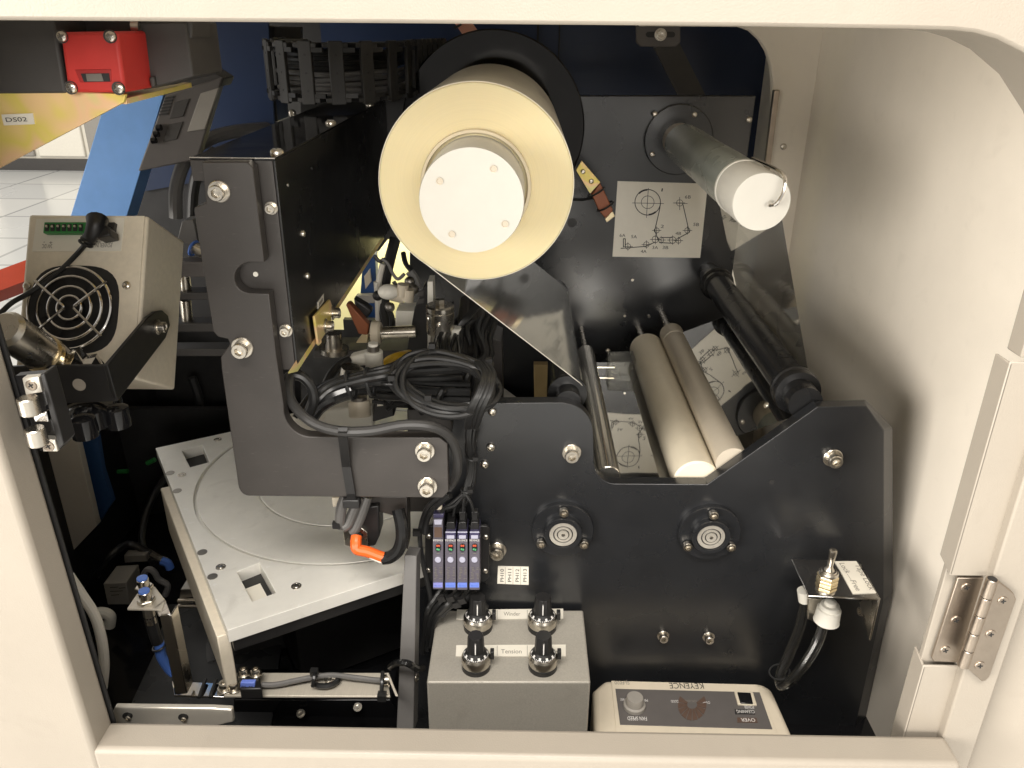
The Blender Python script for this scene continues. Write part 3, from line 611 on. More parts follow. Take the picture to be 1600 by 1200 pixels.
for hx, hy in ((879, 824), (1107, 828)):
    c = P(hx, hy, YP); s = S(hy, YP)
    h = put('bearing_housing', MB().lathe(c, V((0, -1, 0)), [(0, 0), (48*s, 0), (48*s, .0045), (47*s, .0055), (30*s, .0055), (29.5*s, .006), (29.5*s, .0105), (28.5*s, .0115), (22.5*s, .0115), (22*s, .008), (0, .008)], 64), black_an, fp)
    cc = c-YA*.0082
    put('bearing', MB().lathe(cc, V((0, -1, 0)), [(21.5*s, 0), (21.5*s, .002), (21*s, .0024), (15.5*s, .0024), (15*s, .0012), (13.8*s, .0012), (13.4*s, .0024), (9.8*s, .0024), (9.5*s, .0012), (8.2*s, .0012), (8*s, .0030), (3.2*s, .0030), (3*s, .001), (0, .001)], 48, {11, 12}), bearing_st, h)
    for rq in (14.4, 8.9): put('shield_gap', MB().torus(cc-YA*.0016, YA, rq*s, .00045, 40, 6), black_mt, h)
    put('hex_socket', MB().lathe(cc-YA*.0031, V((0, -1, 0)), [(3*s, 0), (2.8*s, .0003), (0, .0003)], 6), socket_dk, h)
    for k in range(3):
        t = math.radians(90+120*k); q = c+V((math.cos(t), 0, math.sin(t)))*38.5*s-YA*.0055
        fast(CAP, h, q, V((0, -1, 0)), 7.2*s)
# ================================================================== SENSOR AMPLIFIERS
YM = .548
ab = thing('amplifier_base', 'black mounting plate with four brass coloured screws behind the amplifiers', 'plate', P(715, 910, YM))
put('sheet', MB().ext(pxpoly(arc(671, 829, 7, 180, 270, 4)+arc(758, 829, 7, 270, 360, 4)+[(764, 902), (757, 909), (672, 908), (664, 900)], YM), YA*.003), black_pl, ab, .0005)
for x, y in ((670, 838), (759, 839), (669, 891), (758, 892)): bolt_px(ab, x, y, YM, 4.6, PAN, rot=.3)
YQ = .528
amp_l = ('tallest sensor amplifier with raised head, leftmost of the four', 'second sensor amplifier from the left in the row of four', 'third sensor amplifier from the left in the row of four', 'rightmost sensor amplifier in the row of four')
for i, (x0, x1, yt, yb) in enumerate(((676, 693, 806, 921), (695, 713, 834, 922), (714, 731, 834, 922), (733, 750, 834, 922))):
    xm = (x0+x1)/2
    a = thing('sensor_amplifier', amp_l[i], 'amplifier', P(xm, yb, YQ), 'sensor amplifiers on the front plate')
    put('body', MB().ext(pxpoly([(x0+.4, 842), (x1-.4, 842), (x1-.4, yb), (x0+.4, yb)], YQ), YA*.02), amp_gr, a, .0006)
    if i == 0:
        put('head', MB().ext(pxpoly([(x0+1, 812), (x1-1, 812), (x1-1, 842), (x0+1, 842)], YQ-.0006), YA*.02), amp_gr, a, .0006)
        put('clip', MB().ext(pxpoly([(x0+1, 803), (x1+1, 803), (x1-1, 812), (x0+1, 812)], YQ+.002), YA*.016), amp_vio, a, .0006)
        put('window', MB().ext(pxpoly([(x0+2.5, 824), (x1-2.5, 824), (x1-2.5, 840), (x0+2.5, 840)], YQ-.001), YA*.001), ink_br, a, .0002)
        put('tab', MB().ext(pxpoly([(x0+2, 812.5), (x1-2, 812.5), (x1-3, 820), (x0+3, 820)], YQ-.0016), YA*.002), lilac, a, .0003)
        put('latch', MB().ext(pxpoly([(x0+7, 789), (x0+15, 789), (x0+13, 806), (x0+5, 806)], YQ+.008), YA*.004), beige, a, .0003)
    else:
        put('cover', MB().ext(pxpoly([(x0+1.5, 832), (x1-1.5, 832), (x1, 842), (x0, 842)], YQ-.0012), YA*.02), amp_vio, a, .0006)
        put('head', MB().ext(pxpoly([(x0+3, 816), (x1-3, 816), (x1-1, 832), (x0+1, 832)], YQ+.003), YA*.014), black_pl, a, .0006)
        put('tab', MB().ext(pxpoly([(x0+3, 837), (x1-3, 837), (x1-3, 842), (x0+3, 842)], YQ-.0018), YA*.001), lilac, a, .0002)
        if i > 1: put('plug', MB().ext(pxpoly([(xm-5, 800), (xm+5, 800), (xm+4, 816), (xm-4, 816)], YQ+.006), YA*.006), black_pl, a, .0005)
        put('highlight_rib', MB().ext(pxpoly([(x0+1, 831), (x1-1, 831), (x1-1, 832.4), (x0+1, 832.4)], YQ-.0014), YA*.0006), lilac, a)
    Yt = YQ-.0007
    text_px('brand_print', 'KEYENCE', (x0+1, 845.5), (x1-1, 845.7), 3.4, Yt, ink_wh, a)
    b_ = put('display', MB().ext(pxpoly(arc(xm, 853, 4, 180, 360, 5, 3)+arc(xm, 859, 4, 0, 180, 5, 3), YQ-.0009), YA*.001), black_pl, a, .0001)
    for dx_, dy_, mm in ((-1.4, 852.5, led_rd), (1.5, 852.5, led_rd), (-1.2, 858, led_gn), (1.2, 858.6, led_gn)): dot_px('led', b_, xm+dx_, dy_, YQ-.0009, 1.7, mm, 0, .0004, 10)
    put('button', MB().lathe(P(xm, 874, YQ), V((0, -1, 0)), [(0, 0), (5*S(874, YQ), 0), (5*S(874, YQ), .0008), (4.4*S(874, YQ), .0013), (0, .0014)], 20), lilac, a)
    rows = []
    for r in range(8):
        yy = 887+r*2.4; xa = x0+2.2+random.random()*3; rows.append([(xa, yy), (xa+2+random.random()*3, yy)]); 
        if random.random() > .25: rows.append([(x1-6.5+random.random()*2, yy), (x1-2.2, yy)])
    rows.append([(xm-2, 864.5), (xm+2, 864.5)])
    lines_px('fine_print', rows, Yt, ink_gr, a, .8)
    lp = put('blue_label', MB().ext(pxpoly([(x0+1, 911), (x1-1.5, 911), (x1-1.5, 918), (x0+1, 918)], YQ-.0008), YA*.0006), blue_lb if i else mat('label_violet', (.26, .27, .62), .4), a)
    text_px('print', 'PS-N1', (x0+3, 916.5), (x1-4, 916.6), 3, YQ-.0009, blue_pl, lp)
# ================================================================== KNOB BOX
Zk = -.465
def kz(x, y): return PZ(x, y, Zk)
kb = thing('control_box', 'silver painted metal box with four turn dials at bottom centre', 'control box', kz(795, 1066)+V((0, 0, -.12)))
q = [kz(683, 953), kz(912, 953), kz(922, 1066), kz(667, 1066)]
q[0].x = q[3].x = (q[0].x+q[3].x)/2; q[1].x = q[2].x = (q[1].x+q[2].x)/2
put('case', MB().ext(q, ZA*-.13), silver_pt, kb, .0016, seg=3)
for pts, words in (([(714, 952.5), (880, 951), (880, 966), (713, 967.5)], (('2', 751, 764, 962), ('Winder', 787, 813, 962), ('By', 862, 873, 962))), ([(713, 1008), (884, 1007), (884, 1025), (712, 1025)], (('2', 752, 760, 1021), ('Tension', 783, 815, 1021), ('By', 863, 874, 1021)))):
    st = put('label_strip', MB().ext([PZ(x, y, Zk+.0007) for x, y in pts], ZA*-.0006), paper, kb)
    for s, x0, x1, yb in words: text_z('print', s, (x0, yb), (x1, yb), .0048, Zk+.0008, ink_gr, st)
    x0_, y0_ = pts[0]; yb_ = pts[3][1]
    for xx in ((776.5, 823.5)):
        put('divider', MB().add([PZ(xx, y0_+.5, Zk+.0008), PZ(xx+.7, y0_+.5, Zk+.0008), PZ(xx+.7, yb_-.5, Zk+.0008), PZ(xx, yb_-.5, Zk+.0008)], [(0, 1, 2, 3)]), ink_gr, st)
for (bx, by), lab in (((747, 980), 'turn dial at the rear left of the silver box'), ((847, 980), 'turn dial at the rear right of the silver box'), ((744, 1042), 'turn dial at the front left of the silver box'), ((848, 1042), 'turn dial at the front right of the silver box')):
    c = PZ(bx, by, Zk); s = S(by, c.y)
    R = 22.5*s
    k = put('dial', MB().lathe(c, ZA, [(0, 0), (R, 0), (R, .004), (R*.97, .0045), (0, .0045)], 40), black_pl, kb, label=lab)
    put('chrome_skirt', MB().lathe(c+ZA*.0046, ZA, [(R*.98, 0), (R, .0004), (R, .0064), (R*.985, .0068), (R*.90, .0088), (R*.86, .0090)], 48), steel, k)
    put('scale_ring', MB().lathe(c+ZA*.0134, ZA, [(R*.885, 0), (R*.64, .0042), (R*.3, .0044)], 40), black_pl, k)
    tk_ = MB()
    for j in range(40):
        t = 2*math.pi*j/40; u = V((math.cos(t), math.sin(t), 0)); w_ = V((-math.sin(t), math.cos(t), 0))*(.00028 if j % 4 else .0009); a_, b_ = ((.87, .82) if j % 4 else (.85, .73))
        za = lambda f: .0134+.0042*(.885-f)/.245+.0002
        tk_.add([c+u*R*a_-w_+ZA*za(a_), c+u*R*a_+w_+ZA*za(a_), c+u*R*b_+w_+ZA*za(b_), c+u*R*b_-w_+ZA*za(b_)], [(0, 1, 2, 3)])
    put('graduations', tk_, ink_wh, k, smooth=False)
    pr = []
    mbk = MB(); n = 36; vs = []; fs = []
    for (rf_, hh) in ((.62, .0178), (.58, .0195), (.52, .0310), (.48, .0322), (0.0, .0322)):
        for j in range(n):
            t = 2*math.pi*j/n; rib = 1+(.05 if (j % 3 == 0 and rf_ > .42) else 0); vs.append(c+V((math.cos(t), math.sin(t), 0))*R*rf_*rib+ZA*hh)
    for r_ in range(4):
        for j in range(n): fs.append((r_*n+j, r_*n+(j+1) % n, (r_+1)*n+(j+1) % n, (r_+1)*n+j))
    mbk.add(vs, fs); put('knob', mbk, black_pl, k)
    put('pointer_line', MB().obox(c+V((0, -R*.565, .0252)), V((.0004, 0, 0)), V((0, .0003, 0)), V((0, .0008, .006))), ink_wh, k)
    put('lock_lever', MB().box((c.x+R*.98, c.y-.0015, c.z+.009), (c.x+R*1.24, c.y+.0035, c.z+.0165)), black_pl, k, .0004)
# ================================================================== FAN CONTROLLER
Zc = -.54
cb = thing('fan_controller', 'beige controller box with a grey panel, lettering upside down', 'controller', PZ(1080, 1130, Zc)-ZA*.05)
q = [PZ(x, y, Zc) for x, y in ((944, 1061), (1190, 1066), (1207, 1076), (1262, 1200), (930, 1190), (926, 1078))]
put('case', MB().ext(q, ZA*-.05), beige_lt, cb, .006, seg=4)
def zpoly(pts, dz, th=.0006): return MB().ext([PZ(x, y, Zc+dz) for x, y in pts], ZA*-th)
put('lid_plate', zpoly([(955, 1063.5), (1183, 1069.5), (1215, 1144), (1232, 1184), (966, 1176)], .0011), beige_lt, cb, .0004)
pn = put('panel', zpoly([(961.5, 1076), (1187, 1081.5), (1207, 1139), (969, 1132)], .0018), panel_gr, cb, .0002)
text_z('brand_print', 'KEYENCE', (1098, 1067.5), (1045, 1067), .0068, Zc+.0013, ink, cb)
text_z('model_print', 'SJ-F020', (983, 1064.3), (960, 1064), .0042, Zc+.0013, ink_gr, cb)
text_z('print', 'FAN SPEED', (1010, 1120), (980, 1119.5), .0042, Zc+.0019, ink_wh, pn)
text_z('print', 'MIN', (1012, 1092.5), (1003, 1092), .003, Zc+.0019, ink_wh, pn); text_z('print', 'MAX', (977, 1091.5), (969, 1091), .003, Zc+.0019, ink_wh, pn)
text_z('print', 'GOOD', (1059.5, 1094), (1048, 1094), .0028, Zc+.0019, ink_wh, pn); text_z('print', 'OVER', (1109, 1096), (1097, 1095.5), .0028, Zc+.0019, ink_wh, pn)
text_z('print', 'ION LEVEL', (1088, 1094), (1068, 1093.5), .0026, Zc+.0019, ink_gr, pn)
c = PZ(991, 1104, Zc+.002); R = 15.5*S(1104, c.y)
k = put('speed_knob', MB().lathe(c, ZA, [(0, 0), (R*1.12, 0), (R*1.1, .003), (R*.9, .004), (R*.84, .010), (R*.78, .011), (0, .011)], 36), knob_gr, cb)
cx, cy = 1081.5, 1101
for i in range(10):
    a0 = math.radians(-35+i*25+2); a1 = math.radians(-35+(i+1)*25-2)
    rx0, ry0, rx1, ry1 = 8, 6.5, 22.5, 24.5
    pts = [(cx+rx0*math.cos(a0), cy+ry0*math.sin(a0)), (cx+rx1*math.cos(a0), cy+ry1*math.sin(a0)), (cx+rx1*math.cos(a1), cy+ry1*math.sin(a1)), (cx+rx0*math.cos(a1), cy+ry0*math.sin(a1))]
    put('level_lamp', zpoly(pts, .0022, .0004), ink_br, pn)
put('switch_frame', zpoly([(1147, 1080), (1177, 1081), (1183, 1101), (1153, 1100)], .0035, .003), beige_lt, cb, .0008)
put('rocker_switch', zpoly([(1152, 1081), (1173, 1082), (1177, 1099), (1157, 1098)], .0045, .003), black_gl, cb, .0006)
for s, pts, bl in (('POWER', [(1160, 1101), (1178, 1102), (1179, 1106), (1160, 1105)], None), ('CLEANING', [(1148, 1108), (1178, 1109), (1180, 1116), (1149, 1115.5)], black_pl), ('OVER', [(1152, 1121), (1182, 1121.5), (1184, 1129), (1152, 1128.5)], ink_br)):
    par = pn
    if bl: put('indicator', zpoly(pts, .0022, .0004), bl, pn)
    xs = [p_[0] for p_ in pts]; y1 = pts[0][1]+1.2
    i_ = 5 if s == 'OVER' else 2
    text_z('print', s, (max(xs)-i_, y1+.4), (min(xs)+i_, y1), .0036, Zc+.0025, ink_wh, pn)
# ================================================================== TOGGLE SWITCH BRACKET
YT = .545
tb = thing('switch_bracket', 'bent steel bracket with a toggle switch and handwritten lock label', 'bracket', P(1355, 950, YT))
Zt = P(1236, 872, YT).z-H
def tz(x, y, dz=0): return PZ(x, y, Zt+dz)
qa = [tz(1236, 873), tz(1343, 876), tz(1376, 936), tz(1263, 931)]
put('top_sheet', MB().ext(qa, ZA*-.0016), chrome, tb, .0005)
p0 = tz(1376, 936); p1 = tz(1343, 876)
dn = P(1361, 1001, p0.y)
put('side_sheet', MB().ext([p0, p1, V((p1.x, p1.y, p1.z-.02)), V((p0.x+.0005, p0.y, dn.z))], V((-.0016, 0, 0))), steel, tb, .0005)
put('front_edge', MB().ext([tz(1262, 930), tz(1376, 936), tz(1376, 936, -.002), tz(1262, 930, -.002)], V((0, .0008, 0))), steel, tb)
fast(CAP, tb, P(1352, 955, .535), V((-1, -.25, .1)).normalized(), .0038)
sl = put('label', MB().ext([tz(1304, 877, .0006), tz(1338, 876.5, .0006), tz(1369, 926, .0006), tz(1333, 927, .0006)], ZA*-.0005), paper, tb)
def along(nm, s, a_, b_, h):
    A_ = tz(*a_, .0007); B_ = tz(*b_, .0007); d = (B_-A_).normalized(); text(nm, s, A_, B_, ZA.cross(d)*h, ink_gr, sl)
along('print', 'Tape Lock', (1335, 882), (1359, 922), .0048); along('print', 'Lock', (1311, 880), (1322, 896), .0045); along('print', 'Free', (1328, 907), (1338, 923), .0045)
along('print', '----', (1322, 897), (1328, 906), .003)
c = tz(1292, 908)
for z_, r_, nm, m_, n_ in ((0, .0082, 'nut', brass, 6), (.0036, .0082, 'nut', brass, 6), (.0068, .0075, 'washer', steel, 24), (.008, .006, 'bushing', steel, 24)):
    put(nm, MB().lathe(c+ZA*z_, ZA, [(0, 0), (r_*.95, 0), (r_, .0004), (r_, .0024), (r_*.93, .0030), (0, .0030)], n_), m_, tb)
put('lever', MB().lathe(c+ZA*.010, V((-.02, -.05, 1)), [(.0045, 0), (.0034, .002), (.0022, .004), (.0025, .011), (.0032, .0185), (.0028, .0205), (0, .0212)], 20), steel, tb)
# pneumatic elbow and clear loop hose under it
el = thing('hose_fitting', 'white plastic fitting with a clear looped hose under the switch bracket', 'hose', P(1285, 960, .53))
put('fitting', MB().lathe(P(1299, 938, .525), P(1286, 990, .525)-P(1299, 938, .525), [(.002, 0), (.0045, .001), (.005, .004), (.0075, .0045), (.008, .008), (.0095, .0085), (.010, .020), (.0105, .021), (.0085, .023), (0, .023)], 24), white_pl, el)
put('clip', MB().ext(pxpoly([(1262, 934), (1290, 938), (1285, 958), (1277, 974), (1262, 968)], .532), YA*.003), steel, el, .0006)
put('fitting', MB().cyl(P(1256, 922, .54), P(1258, 938, .54), .0055), white_pl, el)
hp = [P(1259, 940, .54), P(1248, 985, .535), P(1232, 1025, .53), P(1219, 1055, .525), P(1220, 1071, .52), P(1234, 1064, .515), P(1256, 1040, .515), P(1277, 1005, .52), P(1287, 975, .525)]
put('hose', MB().tube(hp, .0042, 12, 8), tube_clear, el)
put('hose_core', MB().tube(hp, .0022, 8, 8), cable_bk, el)
put('tie', MB().torus(P(1218, 1050, .526), V((-.3, 0, 1)), .0085, .0008, 20, 6), cable_bk, el)
# ================================================================== L BRACKET + CHANNEL BOX
YL = .500
lb = thing('arm_bracket', 'big dark grey L-shaped bracket bolted in front of the black channel', 'bracket', P(530, 776, YL))
po = [(315, 253), (386, 253), (395, 262), (413, 410), (393, 410)]+arc(391, 434, 25, -95, -265, 10, 24)+[(420, 459), (431, 552), (443, 632)]+arc(488, 637, 45, 172, 98, 7, 46)+[(687, 684), (699, 694), (701, 768), (692, 778), (392, 775)]+arc(390, 756, 18, 92, 175, 5, 19)+[(346, 576), (345, 558), (359, 538), (356, 530), (341, 527), (333, 518), (303, 330), (304, 324), (322, 317)]
put('sheet', MB().ext(pxpoly(po, YL), YA*.010), black_br, lb, .0006)
for x, y, r in ((343, 299, 12.6), (379, 543, 12.6), (664, 704, 11.5), (668, 759, 11.5)): bolt_px(lb, x, y, YL, r)
YX = .5115
cx = thing('channel_box', 'long black sheet metal channel running back from the arm bracket', 'channel', P(440, 580, YX))
x0 = P(318, 248, YX).x; x1 = P(428, 247, YX).x; z1 = P(428, 247, YX).z; z0 = P(465, 578, YX).z
put('front_flange', MB().box((x0, YX, z0), (x1-.0012, YX+.003, z1-.0016)), black_br, cx, .0004)
put('side_sheet', MB().box((x1-.001, YX+.0002, z0+.0003), (x1+.0005, .95, z1-.0016)), black_st, cx, .0003)
put('top_sheet', MB().box((P(297, 248, YX).x, YX-.0006, z1-.0015), (x1+.0006, .95, z1)), black_gl, cx, .0003)
put('top_lip', MB().box((P(297, 248, YX).x, YX-.0008, z1-.0145), (x0+.004, YX+.001, z1-.0016)), black_br, cx, .0003)
put('lip_edge', MB().box((P(297, 248, YX).x, YX-.0012, z1-.0003), (x1+.0008, YX-.0002, z1+.0003)), steel, cx)
for x, y, r in ((424, 325, 7.8), (447, 516, 7.8)): bolt_px(cx, x, y, YX, r)
dot_px('pin', cx, 400, 428, YX, 4, white_pl, 0, .001)
for x, y in ((473, 365), (480, 431)):
    q = PX(x, y, x1+.0005); fast(BUT, cx, q, XA, .0026)
for x, y, m_ in ((450, 289, steel), (487, 263, black_mt), (475, 517, black_mt), (557, 403, black_mt)): 
    q = PX(x, y, x1+.0005); put('hole', MB().cyl(q, q+XA*.0005, .0012, n=10), m_, cx)
for x, y in ((433, 239), (517, 193), (578, 165)): fast(PAN, cx, PZ(x, y, z1-H), ZA, .0045)
put('bottom_lip', MB().ext([PX(450, 582, x1), PX(465, 578, x1+.001), PX(600, 372, x1+.001), PX(592, 372, x1)], ZA*-.001), zinc, cx)
tg = put('marker_label', MB().ext([PX(*p, x1+.0010) for p in ((497, 472), (506, 459), (506, 471), (497, 483))], V((-.0004, 0, 0))), paper, cx)
put('print', MB().ext([PX(*p, x1+.0012) for p in ((499, 473), (504.5, 465), (504.5, 470), (499, 479))], V((-.0003, 0, 0))), ink_gr, tg)
# plated bracket with two bolts at its lower side
pb = thing('plated_bracket', 'yellow plated sensor bracket on the lower edge of the black channel', 'bracket', P(505, 520, .57))
put('sheet', MB().ext([PX(*p, x1+.004) for p in ((492, 494), (516, 468), (520, 480), (516, 510), (498, 538))], V((-.002, 0, 0))), zinc, pb, .0005)
put('lip', MB().ext(pxpoly([(490, 494), (498, 494), (502, 536), (497, 541), (492, 536)], .575), YA*.002), zinc, pb, .0005)
for x, y in ((519, 489), (508, 509)): fast(CAP, pb, PX(x, y, x1+.004), XA, .0042)
# ================================================================== CABLE CHAIN
cc = thing('cable_chain', 'black plastic cable chain bending round above the black channel', 'cable chain', P(535, 165, .90))
ctr = P(535, 110, .905); Rc = .074; zt = P(530, 62, .805).z; zb = P(530, 166, .805).z
def ringpt(t, R, z): return V((ctr.x+R*math.cos(t), ctr.y+1.35*R*math.sin(t), z))
angs = [math.radians(a) for a in range(172, 374, 22)]
stations = [(ringpt(a, Rc, 0), V((1.35*math.cos(a), math.sin(a), 0)).normalized(), V((-math.sin(a), 1.35*math.cos(a), 0)).normalized()) for a in angs]
for k in range(1, 7): stations.append((V((ctr.x+Rc+.004*k, ctr.y+.0145*k+.01, 0)), V((1, -.2, 0)).normalized(), V((.2, 1, 0)).normalized()))
for k in range(1, 4): stations.insert(0, (V((ctr.x-Rc-.002*k, ctr.y+.024*k, 0)), V((-1, 0, 0)), V((0, -1, 0))))
for p, n_, t_ in stations:
    zc = (zt+zb)/2; hh = (zt-zb)/2; p = V((p.x, p.y, zc))
    k = put('crossbar', MB().obox(p, n_*.002, t_*.0068, ZA*(hh-.001)), chain_pl, cc, .0008)
    for zz in (zt-.005, zb+.005):
        put('side_link', MB().obox(V((p.x, p.y, zz))-n_*.012, n_*.0135, t_*.0118, ZA*.0022), chain_pl, k, .0006)
    put('link_tab', MB().obox(V((p.x, p.y, zt-.009))+t_*.010, n_*.0015, t_*.008, ZA*.002), black_pl, k)
    put('link_tab', MB().obox(V((p.x, p.y, zb+.009))+t_*.010, n_*.0015, t_*.008, ZA*.002), black_pl, k)
    for zz in (zc+hh*.55, zc, zc-hh*.55):
        q = V((p.x, p.y, zz)); put('rivet_hole', MB().cyl(q+n_*.0019, q+n_*.0023, .0011, n=8), black_mt, k)
for j in range(9):
    z = zb+.010+j*(zt-zb-.018)/9+random.uniform(-.001, .001); R = Rc-.010-random.random()*.006
    put('cable', MB().tube([V((ctr.x-R, ctr.y+.06, z))]+[ringpt(a, R, z+random.uniform(-.0012, .0012)) for a in angs[1:]]+[V((ctr.x+R, ctr.y+.09, z))], .0024 if j < 5 else .0034, 8, 4), cable_gr if j < 5 else cable_bk, cc)
sp_ = thing('chain_support', 'black upright sheet beside the cable chain with a small bolt', 'sheet', P(432, 190, 1.0))
put('sheet', MB().ext(pxpoly([(412, 40), (420, 40), (434, 190), (424, 190)], 1.0), YA*.05), black_pl, sp_, .001)
put('sheet', MB().ext(pxpoly([(300, 40), (470, 42), (470, 62), (412, 62), (300, 78)], 1.02), YA*.01), switch_bk, sp_, .0006)
bolt_px(sp_, 416, 46, 1.018, 8, BUT); bolt_px(sp_, 457, 177, .95, 6, BUT)
put('tab', MB().ext(pxpoly([(293, 78), (314, 73), (309, 79), (293, 81)], .98), YA*.01), steel, sp_)
# ================================================================== RED SAFETY SWITCH
YS = .46
ss = thing('safety_switch', 'red headed safety switch with black body at the top left corner', 'switch', P(150, 145, YS))
put('left_body', MB().ext(pxpoly([(-60, 20), (78, 20), (88, 48), (104, 146), (-60, 147)], YS), YA*.05), switch_bk, ss, .002, seg=3)
put('back_body', MB().ext(pxpoly([(60, 20), (300, 20), (300, 60), (70, 70)], YS+.032), YA*.03), switch_bk, ss, .001)
hd = put('head', MB().ext(pxpoly([(93, 50), (183, 49), (196, 145), (106, 145)], YS-.004), YA*.055), red_pl, ss, .0018, seg=3)
put('right_body', MB().ext(pxpoly([(205, 34), (290, 34), (302, 120), (222, 141)], YS+.03), YA*.05), switch_bk, ss, .0012)
put('latch_rib', MB().ext(pxpoly([(232, 121), (240, 119), (242, 135), (236, 137)], YS+.027), YA*.004), switch_bk, ss, .0008)
put('cover_screw_post', MB().cyl(P(208, 41, YS+.03), P(220, 42, YS+.03), .004), steel, ss)
for x, y in ((97, 57), (173, 57), (112, 137), (186, 138)):
    dot_px('screw_seat', hd, x, y, YS-.004, 10, switch_bk, .0001, .0012, 20); bolt_px(ss, x, y, YS-.0054, 8.2, PAN, rot=.3)
put('key_slot_bezel', MB().ext(pxpoly([(117, 109), (173, 108), (174, 128), (125, 129)], YS-.0044), YA*.003), mat('red_dark_plastic', (.36, .02, .018), .45), hd, .0003)
ks = put('key_slot', MB().ext(pxpoly([(126, 115), (170, 114.5), (172, 127.5), (131, 128)], YS-.0047), YA*.001), black_mt, hd)
put('key_tongue', MB().ext(pxpoly([(134, 115.5), (158, 115), (162, 127), (136, 127)], YS-.0049), YA*.0005), socket_dk, hd)
mp = thing('switch_plate', 'rainbow zinc plated gusset marked DS02 under the safety switch', 'plate', P(50, 250, YS))
Yg = YS+.002
put('gusset', MB().ext(pxpoly([(-40, 135), (196, 147), (193, 160), (-40, 283)], Yg), YA*.003), zinc, mp, .0004)
put('shelf', MB().ext([P(-40, 147, Yg+.0034), P(197, 154, Yg+.0034), P(299, 129, .56), P(40, 127, .56)], ZA*-.003), zinc, mp, .0003)
dl = put('marker_label', MB().ext(pxpoly([(2, 179), (51, 177), (54, 194), (6, 196)], Yg-.0006), YA*.0005), paper, mp)
text_px('print', 'DS02', (10, 190.5), (43, 189.5), 6.5, Yg-.0007, ink, dl)
# ================================================================== DARK MODULE RACK BEHIND
mr = thing('control_module', 'dark grey slotted control module tilted behind the blue panel', 'module', P(270, 280, .80))
Ym = .80
put('case', MB().ext(pxpoly([(258, 148), (348, 120), (308, 250), (215, 268)], Ym), YA*.012), panel_gr, mr, .0015)
put('top_cover', MB().ext(pxpoly([(290, 85), (350, 122), (345, 135), (250, 150), (255, 120)], Ym+.002), YA*.03), switch_bk, mr, .001)
put('end_plate', MB().ext(pxpoly([(313, 146), (342, 137), (320, 202), (292, 206)], Ym-.002), YA*.004), knob_gr, mr, .0006)
for i in range(6):
    x = 262-i*1.9; y = 152+i*5.2
    put('vent_fin', MB().ext(pxpoly([(x-4, y), (x+10, y-2), (x+9, y+1), (x-5, y+3)], Ym-.001), YA*.003), black_mt, mr)
for i in range(3): put('terminal', MB().cyl(P(245-i*4, 200+i*10, Ym-.003), P(252-i*4, 199+i*10, Ym-.003), .003, n=10), black_gl, mr)
put('port_frame', MB().ext(pxpoly([(262, 195), (286, 190), (276, 218), (254, 222)], Ym-.001), YA*.002), switch_bk, mr, .0004)
put('port_frame', MB().ext(pxpoly([(272, 160), (296, 154), (286, 182), (264, 186)], Ym-.001), YA*.002), switch_bk, mr, .0004)
# grey conduit loop behind bracket
o = put('conduit', MB().tube([P(275, 340, .9), P(276, 290, .9), P(296, 240, .9), P(335, 214, .92), P(380, 204, .95), P(430, 200, 1.0)], .0075, 12), cable_gr); tag(o, 'grey ribbed conduit curving behind the top of the arm bracket', 'conduit')
o = put('conduit', MB().tube([P(300, 345, .88), P(302, 300, .88), P(312, 262, .88), P(335, 236, .9)], .006, 12), cable_bk); tag(o, 'black conduit dropping behind the left edge of the arm bracket', 'conduit')
# ================================================================== IONIZER FAN
tl = math.radians(31)
UY = V((0, math.sin(tl), math.cos(tl))); NN = V((0, -math.cos(tl), math.sin(tl)))
FO = P(45, 335, .60)
def PP(px, py, off=0):
    d = ray(px, py); o_ = FO+NN*off; t = (o_-C0).dot(NN)/d.dot(NN); return C0+d*t
fa = thing('ionizer_fan', 'beige tilted ionizer fan unit with a round wire guard, at left', 'fan', PP(120, 560)-NN*.05)
W_ = PP(232, 335)-PP(45, 335); W_ = V((W_.x, 0, 0)); hh = .125; D_ = .066
a = [FO, FO+W_, FO+W_-UY*hh, FO-UY*hh]
b = [q-NN*D_ for q in a]; b[0] -= UY*.0; 
put('case', MB().prism(a, b), beige, fa, .002, seg=3)
fc = [PP(x, y, .0012) for x, y in ((48, 337), (226, 337))]
put('face_plate', MB().ext([fc[0], fc[1], fc[1]-UY*(hh-.004), fc[0]-UY*(hh-.004)], NN*-.0012), beige, fa, .0005)
fl = put('terminal_label', MB().ext([PP(x, y, .0017) for x, y in ((57, 342), (195, 340), (189, 392), (50, 393))], NN*-.0005), paper, fa)
gc = put('connector', MB().ext([PP(x, y, .007) for x, y in ((69, 347), (137, 347), (135, 364), (67, 364))], NN*-.006), green_pl, fa, .0005)
for i in range(7):
    x = 73.5+i*8.8; s = MB().ext([PP(xx, yy, .0074) for xx, yy in ((x-3, 350), (x+3, 350), (x+2.6, 361), (x-3.4, 361))], NN*-.002); put('terminal_slot', s, black_mt, gc)
    q = PP(x, 354, .0076); put('terminal_pin', MB().cyl(q, q+NN*.0012, .0010, n=8), steel, gc)
put('socket', MB().ext([PP(x, y, .006) for x, y in ((140, 347), (179, 347), (176, 371), (150, 371))], NN*-.005), black_pl, fa, .0005)
def ftext(s, a_, b_, h):
    A_ = PP(*a_, .0019); B_ = PP(*b_, .0019); d = (B_-A_).normalized(); text('print', s, A_, B_, NN.cross(d).normalized()*h, ink_gr, fl)
ftext('24V DC', (82, 381.5), (66, 381.5), .0032); ftext('+  -', (82, 376), (68, 376.5), .003); ftext('POWER IN', (175, 380.5), (150, 380.5), .003); ftext('DC/AC 24V', (176, 375.5), (151, 375.5), .003)
pl = put('plug', MB().tube([PP(152, 343, .018), PP(150, 352, .020), PP(144, 366, .019), PP(137, 377, .016)], .0078, 14, 5, r1=.0042), black_pl, fa)
